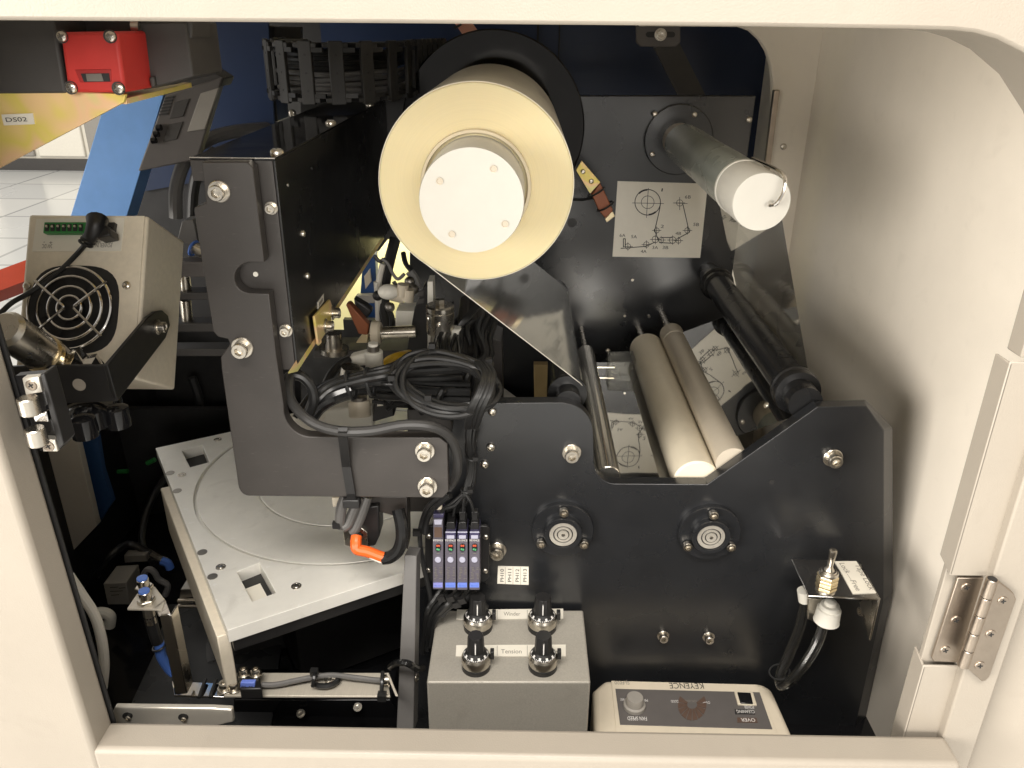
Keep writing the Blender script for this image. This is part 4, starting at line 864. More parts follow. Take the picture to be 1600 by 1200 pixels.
put('plug_nose', MB().ext([PP(x, y, .020) for x, y in ((158, 346), (171, 358), (172, 368), (150, 372), (145, 362))], NN*-.014), black_pl, fa, .001)
for i in range(3): put('strain_relief', MB().torus(PP(140.5-i*3.2, 372+i*4.2, .0165), PP(150, 352, .02)-PP(137, 377, .016), .0046, .0010, 16, 6), black_pl, fa)
o = put('power_cord', MB().tube([PP(134, 381, .015), PP(120, 397, .010), PP(95, 422, .007), PP(72, 440, .006), PP(45, 458, .009), PP(20, 472, .012), PP(4, 486, .016), PP(-10, 500, .02)], .0019, 8), cable_bk); tag(o, 'thin black cord trailing from the plug across the fan unit', 'cord')
q = PP(117, 484); FX = V((1, 0, 0)); R0 = (PP(184, 484)-q).length
def fpt(u, v_, off=0): return q+FX*u+UY*v_+NN*off
sq = []
for i in range(48):
    t = 2*math.pi*i/48; c_, s_ = math.cos(t), math.sin(t); k = (abs(c_)**3.2+abs(s_)**3.2)**(-1/3.2); sq.append(fpt(c_*k*R0*1.04, s_*k*R0*1.04, .0016))
put('fan_opening', MB().ext(sq, NN*-.0004), black_mt, fa)
for i in range(7):
    t = 2*math.pi*i/7+.2; u1 = V((math.cos(t), math.sin(t))); u2 = V((math.cos(t+.55), math.sin(t+.55)))
    put('fan_blade', MB().add([fpt(u1.x*.010, u1.y*.010, .0023), fpt(u1.x*R0*.85, u1.y*R0*.85, .0022), fpt(u2.x*R0*.85, u2.y*R0*.85, .0034), fpt(u2.x*.010, u2.y*.010, .003)], [(0, 1, 2, 3)]), black_pl, fa)
put('fan_hub', MB().cyl(fpt(0, 0, .002), fpt(0, 0, .005), .009, n=24), black_pl, fa)
gd = put('guard_ring', MB().torus(fpt(0, 0, .0075), NN, R0*.96, .0010, 64), chrome, fa)
for k in (.74, .50, .28): put('guard_ring', MB().torus(fpt(0, 0, .0075), NN, R0*k, .0010, 48), chrome, fa)
for sx in (-1, 1):
    pts = [fpt(sx*R0*.84, R0*.62, .0082), fpt(sx*R0*.20, R0*.10, .0082), fpt(sx*R0*.13, 0, .0082), fpt(sx*R0*.20, -R0*.10, .0082), fpt(sx*R0*.80, -R0*.66, .0082)]
    put('guard_wire', MB().tube(pts, .0011, 8, 4), chrome, fa)
for x, y in ((43, 447), (198, 446)): fast(BUT, fa, PP(x, y, .0012), NN, .0032)
# yoke
yk = thing('yoke_bracket', 'black bent yoke bracket holding the ionizer fan', 'bracket', P(120, 632, .49))
Yy = .492; XY = P(167, 571, Yy).x
fy = pxpoly([(0, 574), (40, 572), (167, 571), (182, 627), (75, 632), (0, 632)], Yy)
put('front_strap', MB().ext(fy, YA*.003), black_pl, yk, .0005)
put('side_strap', MB().ext([PX(x, y, XY+.002) for x, y in ((168, 571), (232, 495), (243, 487), (254, 485), (263, 493), (266, 508), (259, 528), (184, 627))], V((-.003, 0, 0))), black_pl, yk, .0005)
put('hole', MB().lathe(P(124, 601, Yy), V((0, -1, 0)), [(.0044, 0), (.0044, .0004), (.003, .0004)], 20), cream, yk)
fast(CAP, yk, PX(246, 511, XY+.0022), XA, .0042)
nb = thing('clamp_knob', 'black three-lobed clamp knob under the yoke bracket', 'knob', P(140, 650, .50))
for i in range(5):
    t = 2*math.pi*i/5; c_ = P(138, 645, .505)+V((math.cos(t)*.020, math.sin(t)*.020, -.002*math.cos(t)))
    put('lobe', MB().lathe(c_-ZA*.010, ZA, [(.004, 0), (.0085, .002), (.009, .008), (.0085, .016), (.004, .018)], 16), black_gl, nb)
put('core', MB().lathe(P(138, 645, .505)-ZA*.010, ZA, [(.008, 0), (.017, .002), (.017, .015), (.008, .018)], 24), black_gl, nb)
nz = thing('silver_nozzle', 'silver cylinder with foil wrapped end at the left jamb', 'nozzle', P(60, 560, .48))
a_ = P(5, 512, .47); b_ = P(66, 552, .50); d_ = b_-a_
put('barrel', MB().lathe(a_, d_, [(.010, 0), (.0125, .003), (.0125, d_.length*.9), (.0118, d_.length)], 28), steel, nz)
put('collar', MB().lathe(b_, d_, [(.0135, 0), (.0138, .004), (.011, .005), (.011, .009), (.0125, .0095), (.0125, .012)], 28), brass, nz)
fm = MB(); e_ = b_+d_.normalized()*.012; fm.lathe(e_, V((.9, .15, -.35)), [(.011, 0), (.013, .004), (.010, .009), (.0135, .014), (.009, .02), (.012, .026), (.006, .032)], 14)
for v_ in fm.v: v_ += V((random.uniform(-1, 1), random.uniform(-1, 1), random.uniform(-1, 1)))*.0011
put('foil', fm, chrome, nz, smooth=False)
# latch
la = thing('roller_catch', 'chrome double roller catch on the left door post', 'catch', P(60, 650, .40))
put('channel', MB().ext(pxpoly([(22, 588), (66, 584), (100, 692), (88, 705), (62, 705)], .380), YA*.006), black_gl, la, .0006)
put('side_wall', MB().ext(pxpoly([(62, 585), (69, 584), (100, 694), (92, 704)], .372), YA*.012), black_pl, la, .0006)
for pts, sx, sy in (([(34, 591), (60, 589), (66, 613), (40, 618)], 49, 602), ([(64, 686), (86, 687), (90, 706), (67, 706)], 76, 697)):
    put('end_plate', MB().ext(pxpoly(pts, .375), YA*.005), pol_st, la, .0005); bolt_px(la, sx, sy, .375, 9, CSK, rot=.5)
for x, y in ((46, 634), (58, 682)):
    a_ = P(x-4, y-13, .366); b_ = P(x+3, y+13, .366)
    put('roller', MB().lathe(a_, b_-a_, [(.0044, 0), (.0050, .0006), (.0050, (b_-a_).length-.0006), (.0044, (b_-a_).length)], 28), steel, la)
put('striker', MB().ext(pxpoly([(50, 650), (72, 643), (76, 660), (54, 660)], .372), YA*.004), chrome, la, .0008)
# rails behind the fan
for i, (y0, y1, x0_, lab) in enumerate(((409, 433, 286, 'top dark rail, uppermost of four between fan unit and arm bracket'), (457, 469, 278, 'second dark rail from the top between fan unit and arm bracket'), (505, 519, 268, 'third dark rail from the top between fan unit and arm bracket'), (545, 557, 262, 'lowest dark rail between fan unit and arm bracket'))):
    o = plate_px('cross_rail', [(x0_-30, y0+1), (395, y0), (395, y1), (x0_-30, y1)], .74+.0*i, .02, switch_bk if i else panel_gr, bevel=.001); tag(o, lab, 'rail', 'dark rails behind the fan unit')
for x, y0, y1, lab in ((288, 426, 458, 'upper steel spacer between the dark rails'), (290, 469, 506, 'lower steel spacer between the dark rails')):
    o = put('spacer', MB().cyl(P(x, y0, .75), P(x+3, y1, .75), .0052, n=20), steel); tag(o, lab+' behind the fan unit', 'spacer')
vb = thing('small_valve', 'little brown grey valve block with blue ringed fitting left of the arm bracket', 'valve', P(290, 400, .76))
put('block', MB().ext(pxpoly([(284, 345), (302, 343), (312, 385), (276, 378)], .77), YA*.02), grey_pt, vb, .001)
put('fitting', MB().cyl(P(300, 384, .75), P(318, 394, .75), .006, n=16), steel, vb); put('ring', MB().torus(P(303, 388, .748), V((1, -.3, -.4)), .007, .0014, 20, 6), blue_pl, vb)
# ================================================================== STAGE
ZT = -.42
B0 = PZ(355, 985, ZT); A0 = PZ(243, 700, ZT); C1 = PZ(662, 884, ZT)
E1 = (C1-B0).normalized(); E2 = ZA.cross(E1)
def sl(px, py): q = PZ(px, py, ZT)-B0; return (q.dot(E1), q.dot(E2))
def circ3(a, b, c):
    ax, ay = a; bx, by = b; cx_, cy_ = c; d = 2*(ax*(by-cy_)+bx*(cy_-ay)+cx_*(ay-by))
    ux = ((ax*ax+ay*ay)*(by-cy_)+(bx*bx+by*by)*(cy_-ay)+(cx_*cx_+cy_*cy_)*(ay-by))/d; uy = ((ax*ax+ay*ay)*(cx_-bx)+(bx*bx+by*by)*(ax-cx_)+(cx_*cx_+cy_*cy_)*(bx-ax))/d
    return ux, uy, math.hypot(ax-ux, ay-uy)
ccx, ccy, cr = circ3(sl(302, 780), sl(352, 703), sl(505, 884))
Lw = max(.40, ccx+cr+.02); Lh = (A0-B0).dot(E2)
st = thing('wafer_stage', 'square aluminium stage plate with ring grooves and two windows', 'stage', B0-ZA*.1)
def ccirc(r, n=72): return [(ccx+r*math.cos(2*math.pi*i/n), ccy+r*math.sin(2*math.pi*i/n)) for i in range(n)]
w1 = [sl(*p) for p in ((284, 704), (316, 695), (327, 722), (297, 730))]; w2 = [sl(*p) for p in ((370, 893), (405, 879), (431, 926), (394, 940))]
print('stage circle', ccx, ccy, cr, Lw, Lh)
filled('outer_plate', [(0, 0), (Lw, 0), (Lw, Lh), sl(243, 700)], [ccirc(cr), w1, w2], B0, E1, E2, .012, alu, st)
filled('ring_plate', ccirc(cr-.0032), [ccirc(cr*.62)], B0-ZA*.0006, E1, E2, .010, alu, st)
filled('inner_plate', ccirc(cr*.62-.002), [], B0-ZA*.0004, E1, E2, .010, alu, st)
def sp3(u, v_, z): return B0+E1*u+E2*v_+ZA*z
put('groove_floor', MB().ext([sp3(.1*ccx, .002, -.004)]+[sp3(x, y, -.004) for x, y in ccirc(cr+.001)][:0]+[sp3(x, y, -.004) for x, y in ((Lw-.002, .002), (Lw-.002, Lh-.002), (.1*ccx, Lh-.002))], ZA*-.001), alu, st) if False else None
put('groove_floor', MB().ext([sp3(x, y, -.0035) for x, y in ccirc(cr+.001)], ZA*-.002), alu, st)
put('under_plate', MB().ext([sp3(x, y, -.0123) for x, y in ((.003, .003), (Lw, .003), (Lw, Lh), (sl(243, 700)[0]+.003, Lh))], ZA*-.012), black_pl, st, .0005)
for wn in (w1, w2):
    cx_ = sum(p[0] for p in wn)/4; cy_ = sum(p[1] for p in wn)/4
    put('window_floor', MB().ext([sp3(cx_+(p[0]-cx_)*1.02, cy_+(p[1]-cy_)*1.02, -.0115) for p in wn], ZA*-.0006), black_mt, st)
    if wn is w2: put('pale_insert', MB().ext([sp3(*sl(*p), -.0108) for p in ((377, 905), (404, 895), (422, 928), (395, 939))], ZA*-.0005), paper, st)
for x, y, k in ((266, 739, 0), (277, 767, 0), (316, 863, 0), (332, 901, 0), (284, 742, 1), (345, 886, 1), (463, 916, 1), (340, 687, 1)):
    q = PZ(x, y, ZT)
    if k == 0: put('hole', MB().cyl(q, q+ZA*.0003, .0042, n=20), socket_dk, st)
    else: put('screw', MB().lathe(q, ZA, [(.0042, 0), (.0042, .0004), (.003, .0004), (.0026, .0001), (.0022, .0008), (0, .0008)], 20), steel, st)
put('side_panel', MB().ext([sp3(-.007, .012, -.0128), sp3(.0025, .012, -.0128), sp3(.0025, Lh*.8, -.0128), sp3(-.012, Lh*.8, -.0128)], ZA*-.052), beige, st, .001)
put('pedestal', MB().ext([sp3(.07, .10, -.0245), sp3(Lw-.05, .10, -.0245), sp3(Lw-.05, Lh, -.0245), sp3(.07, Lh, -.0245)], ZA*-.15), black_mt, st)
fast(BUT, st, sp3(.035, .02, -.026), -ZA, .005)
# grey leaning post
gp = thing('grey_post', 'grey flat bar standing left of the silver control box', 'post', P(632, 1130, .475))
a = [P(632, 867, .525), P(651, 869, .525), P(646, 1145, .470), P(619, 1145, .470)]
put('bar', MB().ext(a, V((.002, .012, 0))), grey_pt, gp, .0006)
# ================================================================== SENSOR ARM (steel strips)
Zb = -.49
def bz(x, y, dz=0): return PZ(x, y, Zb+dz)
sa = thing('sensor_strip', 'flat steel strip carrying a fibre sensor between two uprights', 'bracket', bz(450, 1075))
put('strip', MB().ext([bz(356, 1051), bz(604, 1051), bz(610, 1088), bz(345, 1087)], ZA*-.0022), satin_st, sa, .0005)
put('end_tab', MB().ext([bz(603, 1051), bz(618, 1088), bz(618, 1088, .028), bz(603, 1051, .028)], V((.0022, 0, 0))), satin_st, sa, .0006)
fast(CAP, sa, bz(609, 1062, .006), V((-1, -.1, 0)).normalized(), .0042)
fast(PAN, sa, bz(518, 1064, .0015), ZA, .0055)
put('strip', MB().ext([bz(268, 1064), bz(356, 1068), bz(350, 1089), bz(272, 1086)], ZA*-.002), chrome, sa, .0004)
put('link_plate', MB().ext([bz(350, 1058, .001), bz(372, 1056, .001), bz(368, 1084, .001), bz(338, 1084, .001)], ZA*-.0025), steel, sa, .0004)
for x, y in ((351, 1076), (366, 1076)): fast(CAP, sa, bz(x, y, .0012), ZA, .0042)
sn = put('fibre_sensor', MB().ext([bz(380, 1057, .012), bz(406, 1057, .012), bz(409, 1076, .012), bz(374, 1077, .012)], ZA*-.011), black_pl, sa, .0012)
put('blue_label', MB().ext([P(375.5, 1067, .474), P(398, 1067, .474), P(398, 1076, .474), P(375, 1077, .474)], YA*.004), blue_lb, sn, .0006)
text_px('print', 'PS-46', (378, 1074.5), (396, 1074.5), 4, .4738, ink, sn)
for x, y in ((381, 1053), (400, 1053)): fast(CAP, sa, bz(x, y, .012), ZA, .0036)
put('lead', MB().tube([bz(409, 1070, .006), bz(430, 1070, .005), bz(460, 1064, .006), bz(490, 1058, .007), bz(520, 1055, .007), bz(555, 1059, .006), bz(590, 1063, .005), bz(602, 1062, .008)], .0022, 8), cable_gr, sa)
put('lead', MB().tube([bz(409, 1072, .004), bz(440, 1070, .003), bz(480, 1060, .004), bz(530, 1058, .004), bz(560, 1062, .003), bz(598, 1066, .004)], .0016, 8), cable_bk, sa)
put('cable_clip', MB().tube([bz(494, 1070, .004), bz(500, 1072, .005), bz(515, 1071, .005), bz(527, 1064, .004), bz(524, 1057, .003), bz(508, 1060, .004)], .0024, 6), cable_bk, sa)
put('tie', MB().tube([bz(492, 1046, .010), bz(491, 1058, .014), bz(489, 1072, .006)], .0018, 6), cable_bk, sa); put('tie_head', MB().obox(bz(491, 1050, .012), V((.003, 0, 0)), V((0, .0025, 0)), V((0, 0, .0025))), cable_bk, sa)
put('tie', MB().tube([bz(598, 1050, .012), bz(597, 1066, .010), bz(596, 1086, .001), bz(596, 1092, -.004)], .0017, 6), cable_bk, sa); put('tie_head', MB().obox(bz(597, 1088, .001), V((.0034, 0, 0)), V((0, .003, 0)), V((0, 0, .003))), cable_bk, sa)
for x in (316, 333): put('tie', MB().tube([bz(x+5, 1062, .003), bz(x, 1075, .0025), bz(x-5, 1090, .001)], .0016, 6), cable_bk, sa)
put('upright', MB().ext([P(249, 962, .475), P(266, 961, .475), P(292, 1084, .475), P(274, 1086, .475)], YA*.002), chrome, sa, .0005)
put('upright_lip', MB().ext([P(266, 961, .474), P(268, 962, .474), P(293, 1083, .474), P(291, 1084, .474)], YA*.012), steel, sa, .0004)
Zh = P(205, 952, .475).z-H
def hz(x, y, dz=0): return PZ(x, y, Zh+dz)
put('head_plate', MB().ext([hz(198, 951), hz(220, 918), hz(242, 916), hz(259, 938), hz(252, 954), hz(245, 952)], ZA*-.002), satin_st, sa, .0006)
put('head_bend', MB().ext([hz(243, 951), hz(259, 938), P(268, 962, .478), P(249, 964, .476)], V((-.0015, .001, 0))), steel_br, sa, .0004)
for x, y in ((226, 921), (229, 941)):
    c = hz(x, y); put('nut', MB().lathe(c, ZA, [(.0062, 0), (.0066, .0004), (.0066, .003), (.006, .0036)], 6), steel, sa)
    h_ = put('proximity_sensor', MB().cyl(c-ZA*.02, c+ZA*.010, .0044, n=24, ch=.0004), steel, sa)
    put('blue_tip', MB().lathe(c+ZA*.0101, ZA, [(0, 0), (.0041, 0), (.0040, .0012), (0, .0013)], 24), blue_pl, h_)
c = hz(229, 941)
put('lead', MB().tube([c-ZA*.012, P(240, 985, .485), P(246, 1003, .486)], .0046, 12), black_pl, sa)
put('lead', MB().tube([P(243, 992, .487), P(249, 1008, .487), P(252, 1025, .488), P(262, 1042, .49), P(272, 1052, .49)], .0040, 12), blue_pl, sa)
put('tie', MB().torus(P(249, 1010, .487), V((.3, 0, -1)), .0052, .0009, 20, 6), cable_bk, sa)
# steel strip with two slots at the sill
ls = thing('slotted_strip', 'short steel strip with two slotted holes just behind the sill', 'strip', P(270, 1120, .40))
Zl = P(178, 1106, .40).z
put('strip', MB().ext(pxpoly([(179, 1105), (330, 1107), (362, 1109), (365, 1128), (340, 1134), (180, 1132), (174, 1118)], .395), YA*.004), pol_st, ls, .0008)
for x, y in ((199, 1119), (286, 1121)):
    put('slot', MB().ext(pxpoly([(x+8*math.cos(t/8*math.pi), y+5.5*math.sin(t/8*math.pi)-.2*0) for t in range(16)], .3946), YA*.001), black_mt, ls); bolt_px(ls, x+1, y+3, .3943, 4.5, BUT)
# dark feet between sill and strip
ft = thing('low_black_block', 'black block with two studs in the shade behind the sill', 'block', P(500, 1130, .52))
put('block', MB().ext(pxpoly([(365, 1094), (610, 1094), (640, 1150), (365, 1150)], .56), YA*.04), black_gl, ft, .001)
for x, y in ((470, 1115), (559, 1105)): fast(CAP, ft, P(x, y, .555), V((0, -.5, 1)).normalized(), .003)
# ================================================================== WIRING
def cable(nm, pts, r, m, parent, n=8): return put(nm, MB().tube([P(*p) for p in pts], r, n, 6), m, parent)
co_ = thing('cable_coil', 'coil of black cable tied in a ring above the front plate', 'cable coil', P(693, 650, .53))
rnd = random.Random(3)
for k in range(15):
    pts = []; ox, oy = rnd.uniform(-4, 4), rnd.uniform(-3, 3); rx = 86-rnd.uniform(0, 22); ry = 50-rnd.uniform(0, 17); ph = rnd.uniform(0, 6.28); dz = rnd.uniform(-.006, .006)
    for i in range(16):
        t = 2*math.pi*i/16; wv = 1+.035*math.sin(2*t+ph)+.03*math.sin(3*t+ph*1.7)
        px_ = 695+ox+rx*wv*math.cos(t)+6*math.sin(t); py_ = 600+oy+ry*wv*math.sin(t)+7*math.cos(t)
        pts.append(P(px_, py_, .535-(py_-600)/50*.026+dz+.003*math.sin(2*t+ph)))
    put('loop', MB().tube(pts, .0021, 8, 5, True), cable_bk, co_)
for k in range(6):
    a_ = rnd.uniform(-9, 9); put('crossing', MB().tube([P(752+a_, 566, .548), P(764+a_, 585, .518), P(757+a_*1.2, 612, .502), P(744+a_*1.3, 640, .502), P(737+a_, 668, .525)], .0017, 8), cable_bk, co_)
for px_, py_, ax in ((673, 552, (1, 0, .1)), (667, 631, (1, 0, -.1)), (762, 576, (.8, .2, -.6)), (610, 600, (.1, .4, 1))):
    Yc = .535-(py_-600)/50*.026
    put('tie', MB().torus(P(px_, py_, Yc), V(ax), .0062, .0010, 20, 6), cable_bk, co_)
    put('tie_head', MB().obox(P(px_+2, py_-12 if py_ < 590 else py_-10, Yc-.004), V((.0024, 0, 0)), V((0, .002, 0)), V((0, 0, .002))), black_pl, co_)
vbn = thing('cable_drop', 'tied bunch of black leads hanging from the coil to the amplifiers', 'cable bundle', P(735, 780, .54))
for k in range(8):
    a_ = rnd.uniform(-12, 12)
    cable('lead', [(752+a_, 566, .60), (746+a_, 604, .565), (738+a_*1.1, 642, .54), (732+a_*.8, 680, .535), (735+a_*.45, 716, .538), (733+a_*.5, 745, .538), (727+a_*.35, 768, .535), (724+a_*.4, 775, .534)], .0014, cable_bk, vbn)
for x, y in ((737, 716), (729, 766)):
    put('tie', MB().torus(P(x, y, .537), V((.1, 0, 1)), .0040, .0010, 16, 6), cable_bk, vbn); put('tie_head', MB().obox(P(x+6, y, .532), V((.002, 0, 0)), V((0, .002, 0)), V((0, 0, .0016))), black_pl, vbn)
for pts in ([(722, 772, .534), (706, 786, .53), (692, 796, .532), (685, 808, .534)], [(724, 774, .534), (710, 790, .528), (694, 796, .53), (687, 808, .534)], [(726, 776, .534), (724, 790, .534), (724, 806, .536)], [(729, 774, .534), (736, 786, .533), (742, 806, .536)], [(720, 772, .536), (712, 790, .540), (706, 815, .54)]): cable('lead', pts, .0012, cable_bk, vbn)
# leads at left of amplifiers down to floor
dl = thing('lead_bundle', 'black leads running down beside the amplifiers behind the grey bar', 'cable bundle', P(665, 1000, .54))
for pts, r in (([(700, 770, .53), (672, 788, .535), (660, 812, .54), (656, 840, .54), (661, 880, .54), (672, 930, .54), (678, 985, .54)], .0020), ([(704, 774, .53), (682, 790, .535), (668, 810, .54), (664, 834, .54)], .0024), ([(690, 922, .545), (680, 935, .54), (668, 955, .535), (664, 985, .54), (660, 1020, .545)], .0026), ([(704, 922, .545), (690, 940, .535), (674, 962, .535), (668, 1000, .54)], .0024), ([(722, 922, .545), (706, 938, .53), (686, 958, .53), (676, 975, .535), (668, 1015, .54)], .0026), ([(742, 922, .545), (722, 940, .53), (700, 950, .53), (680, 972, .53), (672, 1010, .535)], .0022), ([(760, 948, .548), (735, 936, .54), (712, 940, .535), (690, 962, .53)], .0026)): cable('lead', pts, r, cable_bk, dl)
for x, y in ((690, 935), (704, 935), (714, 944), (722, 938)): put('tie_head', MB().obox(P(x, y, .527), V((.0028, 0, .001)), V((0, .002, 0)), V((-.001, 0, .0024))), black_pl, dl)
put('tie_head', MB().obox(P(651, 832, .536), V((.003, 0, 0)), V((0, .002, 0)), V((0, 0, .0024))), black_pl, dl)
put('tie', MB().tube([P(610, 1042, .485), P(620, 1036, .478), P(636, 1036, .474), P(650, 1044, .480), P(660, 1044, .49)], .0028, 8), dark_tape, dl)
bolt_px(dl, 648, 1058, .492, 8, BUT, V((1, -.3, 0)).normalized())
# harness across from bracket to coil
hn = thing('wire_harness', 'thick taped black harness curving into the space behind the arm bracket', 'harness', P(560, 640, .56))
for k in range(9):
    a_ = rnd.uniform(-9, 9); b_ = rnd.uniform(-.01, .01)
    cable('strand', [(482+a_*.4, 650+a_*.3, .54), (496+a_*.5, 626+a_, .545+b_), (520+a_*.3, 606+a_, .55+b_), (560, 594+a_, .55+b_), (600, 586+a_*1.2, .55+b_), (650, 578+a_*1.6, .565+b_), (720, 574+a_*2, .58+b_)], .0026, cable_bk, hn)
put('taped_section', MB().tube([P(484, 652, .535), P(498, 634, .538), P(520, 620, .54), P(548, 610, .545)], .0064, 12), dark_tape, hn)
for x, y in ((548, 602), (578, 597)): put('tie', MB().torus(P(x, y, .549), V((1, 0, .25)), .0105, .0014, 20, 6), cable_bk, hn)
gl = thing('grey_cable', 'single dark grey cable looping along the inner edge of the arm bracket', 'cable', P(540, 670, .50))
cable('run', [(455, 586, .53), (452, 606, .52), (456, 628, .51), (474, 650, .497), (500, 666, .492), (536, 674, .490), (580, 673, .492), (630, 664, .494), (672, 666, .496), (700, 680, .502), (713, 706, .508), (714, 738, .512), (702, 762, .52)], .0036, cable_gr, gl, 10).data.materials[0] = mat('cable_dark_grey', (.035, .034, .033), .38)
cable('loop', [(446, 594, .53), (458, 586, .53), (474, 590, .53), (487, 606, .53), (490, 626, .53), (484, 644, .53), (478, 654, .53)], .0038, cable_bk, gl, 10)
tb_ = MB(); tt = [P(536, 668, .486), P(535, 674, .4845), P(535, 680, .4885), P(541, 730, .4965), P(548, 772, .4965), P(549, 781, .498)]
for a_, b_ in zip(tt, tt[1:]):
    tb_.add([a_-XA*.0032, a_+XA*.0032, b_+XA*.0032, b_-XA*.0032, a_-XA*.0032+YA*.0014, a_+XA*.0032+YA*.0014, b_+XA*.0032+YA*.0014, b_-XA*.0032+YA*.0014], [(0, 1, 2, 3), (4, 7, 6, 5), (0, 4, 5, 1), (2, 6, 7, 3), (0, 3, 7, 4), (1, 5, 6, 2)])
o = put('cable_tie', tb_, black_pl, None, smooth=False); tag(o, 'long black cable tie strapped down the lower arm of the bracket', 'cable tie')
# loose leads filling the space behind the coil
lf_ = thing('loose_leads', 'mass of loose black leads behind and above the cable coil', 'cables', P(700, 560, .62))
for k in range(16):
    x_ = 690+rnd.uniform(-10, 75); x2 = 690+rnd.uniform(-60, 50)
    cable('lead', [(x_+rnd.uniform(0, 25), 470+rnd.uniform(0, 40), .72), (x_+rnd.uniform(-8, 8), 520+rnd.uniform(-10, 10), .66), (x_+rnd.uniform(-15, 10), 560, .62+rnd.uniform(-.02, .02)), ((x_+x2)/2, 590+rnd.uniform(-12, 12), .60), (x2, 612+rnd.uniform(-12, 18), .585+rnd.uniform(-.02, .02)), (x2-rnd.uniform(-20, 60), 630+rnd.uniform(-15, 18), .58)], rnd.choice((.0016, .0022, .003)), cable_bk, lf_)
for k in range(9):
    a_ = rnd.uniform(-14, 14)
    cable('lead', [(470+a_, 655+a_*.3, .56), (500+a_, 620+a_, .575), (545+a_, 600+a_, .585), (600+a_, 600+a_*1.4, .58), (660, 612+a_*1.5, .575), (735, 615+a_*1.5, .57)], rnd.choice((.0016, .0022, .0028)), cable_bk, lf_)
for k in range(7):
    a_ = rnd.uniform(-10, 10)
    cable('lead', [(745+a_, 628, .552), (742+a_*1.2, 660, .548), (736+a_*1.1, 700, .550), (738+a_, 740, .550), (728+a_*1.3, 775, .548), (712+a_*2, 800, .55)], .0015, cable_bk, lf_)
# cables and lens block below the arm
lc = thing('laser_head', 'black sensor block hanging below the arm with grey cables and silver face', 'sensor', P(560, 850, .53))
put('mount', MB().ext(pxpoly([(578, 776), (636, 776), (637, 860), (622, 840), (614, 806), (578, 796)], .535), YA*.02), black_br, lc, .0008)
put('body', MB().ext(pxpoly([(566, 792), (592, 790), (593, 838), (586, 853), (574, 855), (562, 838)], .530), YA*.02), black_pl, lc, .0012)
put('face', MB().ext(pxpoly([(536, 830), (562, 822), (574, 832), (575, 852), (556, 858), (538, 852)], .527), YA*.004), steel, lc, .0006)
put('lens', MB().cyl(P(556, 840, .527), P(556, 840, .524), .005, n=24), black_gl, lc)
for pts in ([(540, 776, .52), (534, 792, .518), (532, 812, .518), (534, 822, .52)], [(562, 776, .525), (552, 800, .522), (544, 818, .52), (535, 824, .518)], [(574, 776, .528), (566, 800, .525), (556, 824, .522), (550, 830, .522)]): cable('grey_lead', pts, .0042, cable_gr, lc, 12).data.materials[0] = grey_pt
put('tie_head', MB().obox(P(526, 820, .516), V((.003, 0, 0)), V((0, .002, 0)), V((0, 0, .0026))), black_pl, lc)
put('tie_block', MB().obox(P(550, 784, .50), V((.0062, 0, 0)), V((0, .004, 0)), V((0, 0, .0036))), black_pl, lc, .0008)
cable('orange_wire', [(557, 838, .520), (556, 848, .516), (558, 858, .514), (574, 862, .514), (590, 868, .514), (602, 872, .514)], .0044, orange_pl, lc, 12)
cable('white_wire', [(570, 864, .513), (582, 871, .512), (596, 877, .512)], .0020, tube_wh, lc, 8)
cable('sleeve', [(598, 873, .514), (610, 870, .514), (622, 860, .515), (628, 842, .517), (627, 818, .52), (622, 796, .525)], .0050, dark_tape, lc, 12)
put('guide_block', MB().ext(pxpoly([(518, 778), (537, 778), (538, 792), (520, 792)], .53), YA*.01), beige, lc, .0005)
# ================================================================== PNEUMATICS BEHIND
pn = thing('pneumatic_valve', 'white plastic push-in valve with black knob and hose behind the harness', 'valve', P(570, 640, .62))
put('body', MB().ext(pxpoly([(543, 560), (580, 550), (584, 572), (548, 574)], .62), YA*.014), white_pl, pn, .003)
put('stem', MB().cyl(P(586, 585, .615), P(584, 548, .615), .0075, n=20, ch=.0008), white_pl, pn)
put('screw', MB().cyl(P(584, 556, .615), P(583, 540, .615), .005, n=14), socket_dk, pn); put('knob', MB().cyl(P(583, 546, .615), P(583, 536, .615), .0042, n=14), white_pl, pn)
cable('hose', [(545, 562, .62), (528, 572, .61), (514, 590, .60), (506, 612, .59)], .0036, cable_bk, pn)
cv = thing('regulator_block', 'white regulator block with round knob and tag below the harness', 'regulator', P(570, 660, .60))
put('base', MB().ext(pxpoly([(505, 640), (583, 632), (584, 668), (505, 672)], .60), YA*.03), white_pl, cv, .002)
put('knob', MB().cyl(P(563, 652, .585), P(561, 626, .59), .009, n=24, ch=.001), beige_lt, cv); put('collar', MB().cyl(P(561, 630, .588), P(561, 618, .588), .0065, n=20), socket_dk, cv)
put('side_block', MB().ext(pxpoly([(584, 616), (612, 610), (616, 650), (582, 660)], .59), YA*.02), black_pl, cv, .001)
tgx = put('tag', MB().ext(pxpoly([(592, 620), (603, 619), (599, 634), (589, 635)], .5892), YA*.0006), paper, cv); text_px('print', '4018', (593, 633), (598, 621), 4, .589, ink, tgx)
put('plate', MB().ext(pxpoly([(448, 654), (510, 640), (520, 676), (470, 684)], .62), YA*.01), paper, cv, .001)
put('silver_cap', MB().cyl(P(548, 590, .60), P(552, 576, .60), .010, n=20), steel, cv)
rg = thing('air_filter', 'silver cylindrical air unit with grooved cap and small screw, upright', 'cylinder', P(690, 545, .66))
c = P(690, 560, .66); top_ = P(690, 476, .66); ax = top_-c; L = ax.length; s = S(500, .66)
put('barrel', MB().lathe(c, ZA, [(16.5*s, 0), (16.5*s, L*.48), (21.5*s, L*.49), (22*s, L*.52), (22*s, L*.87), (21*s, L*.88), (21*s, L*.90), (22*s, L*.91), (22*s, L*.97), (20*s, L), (0, L)], 40), steel, rg)
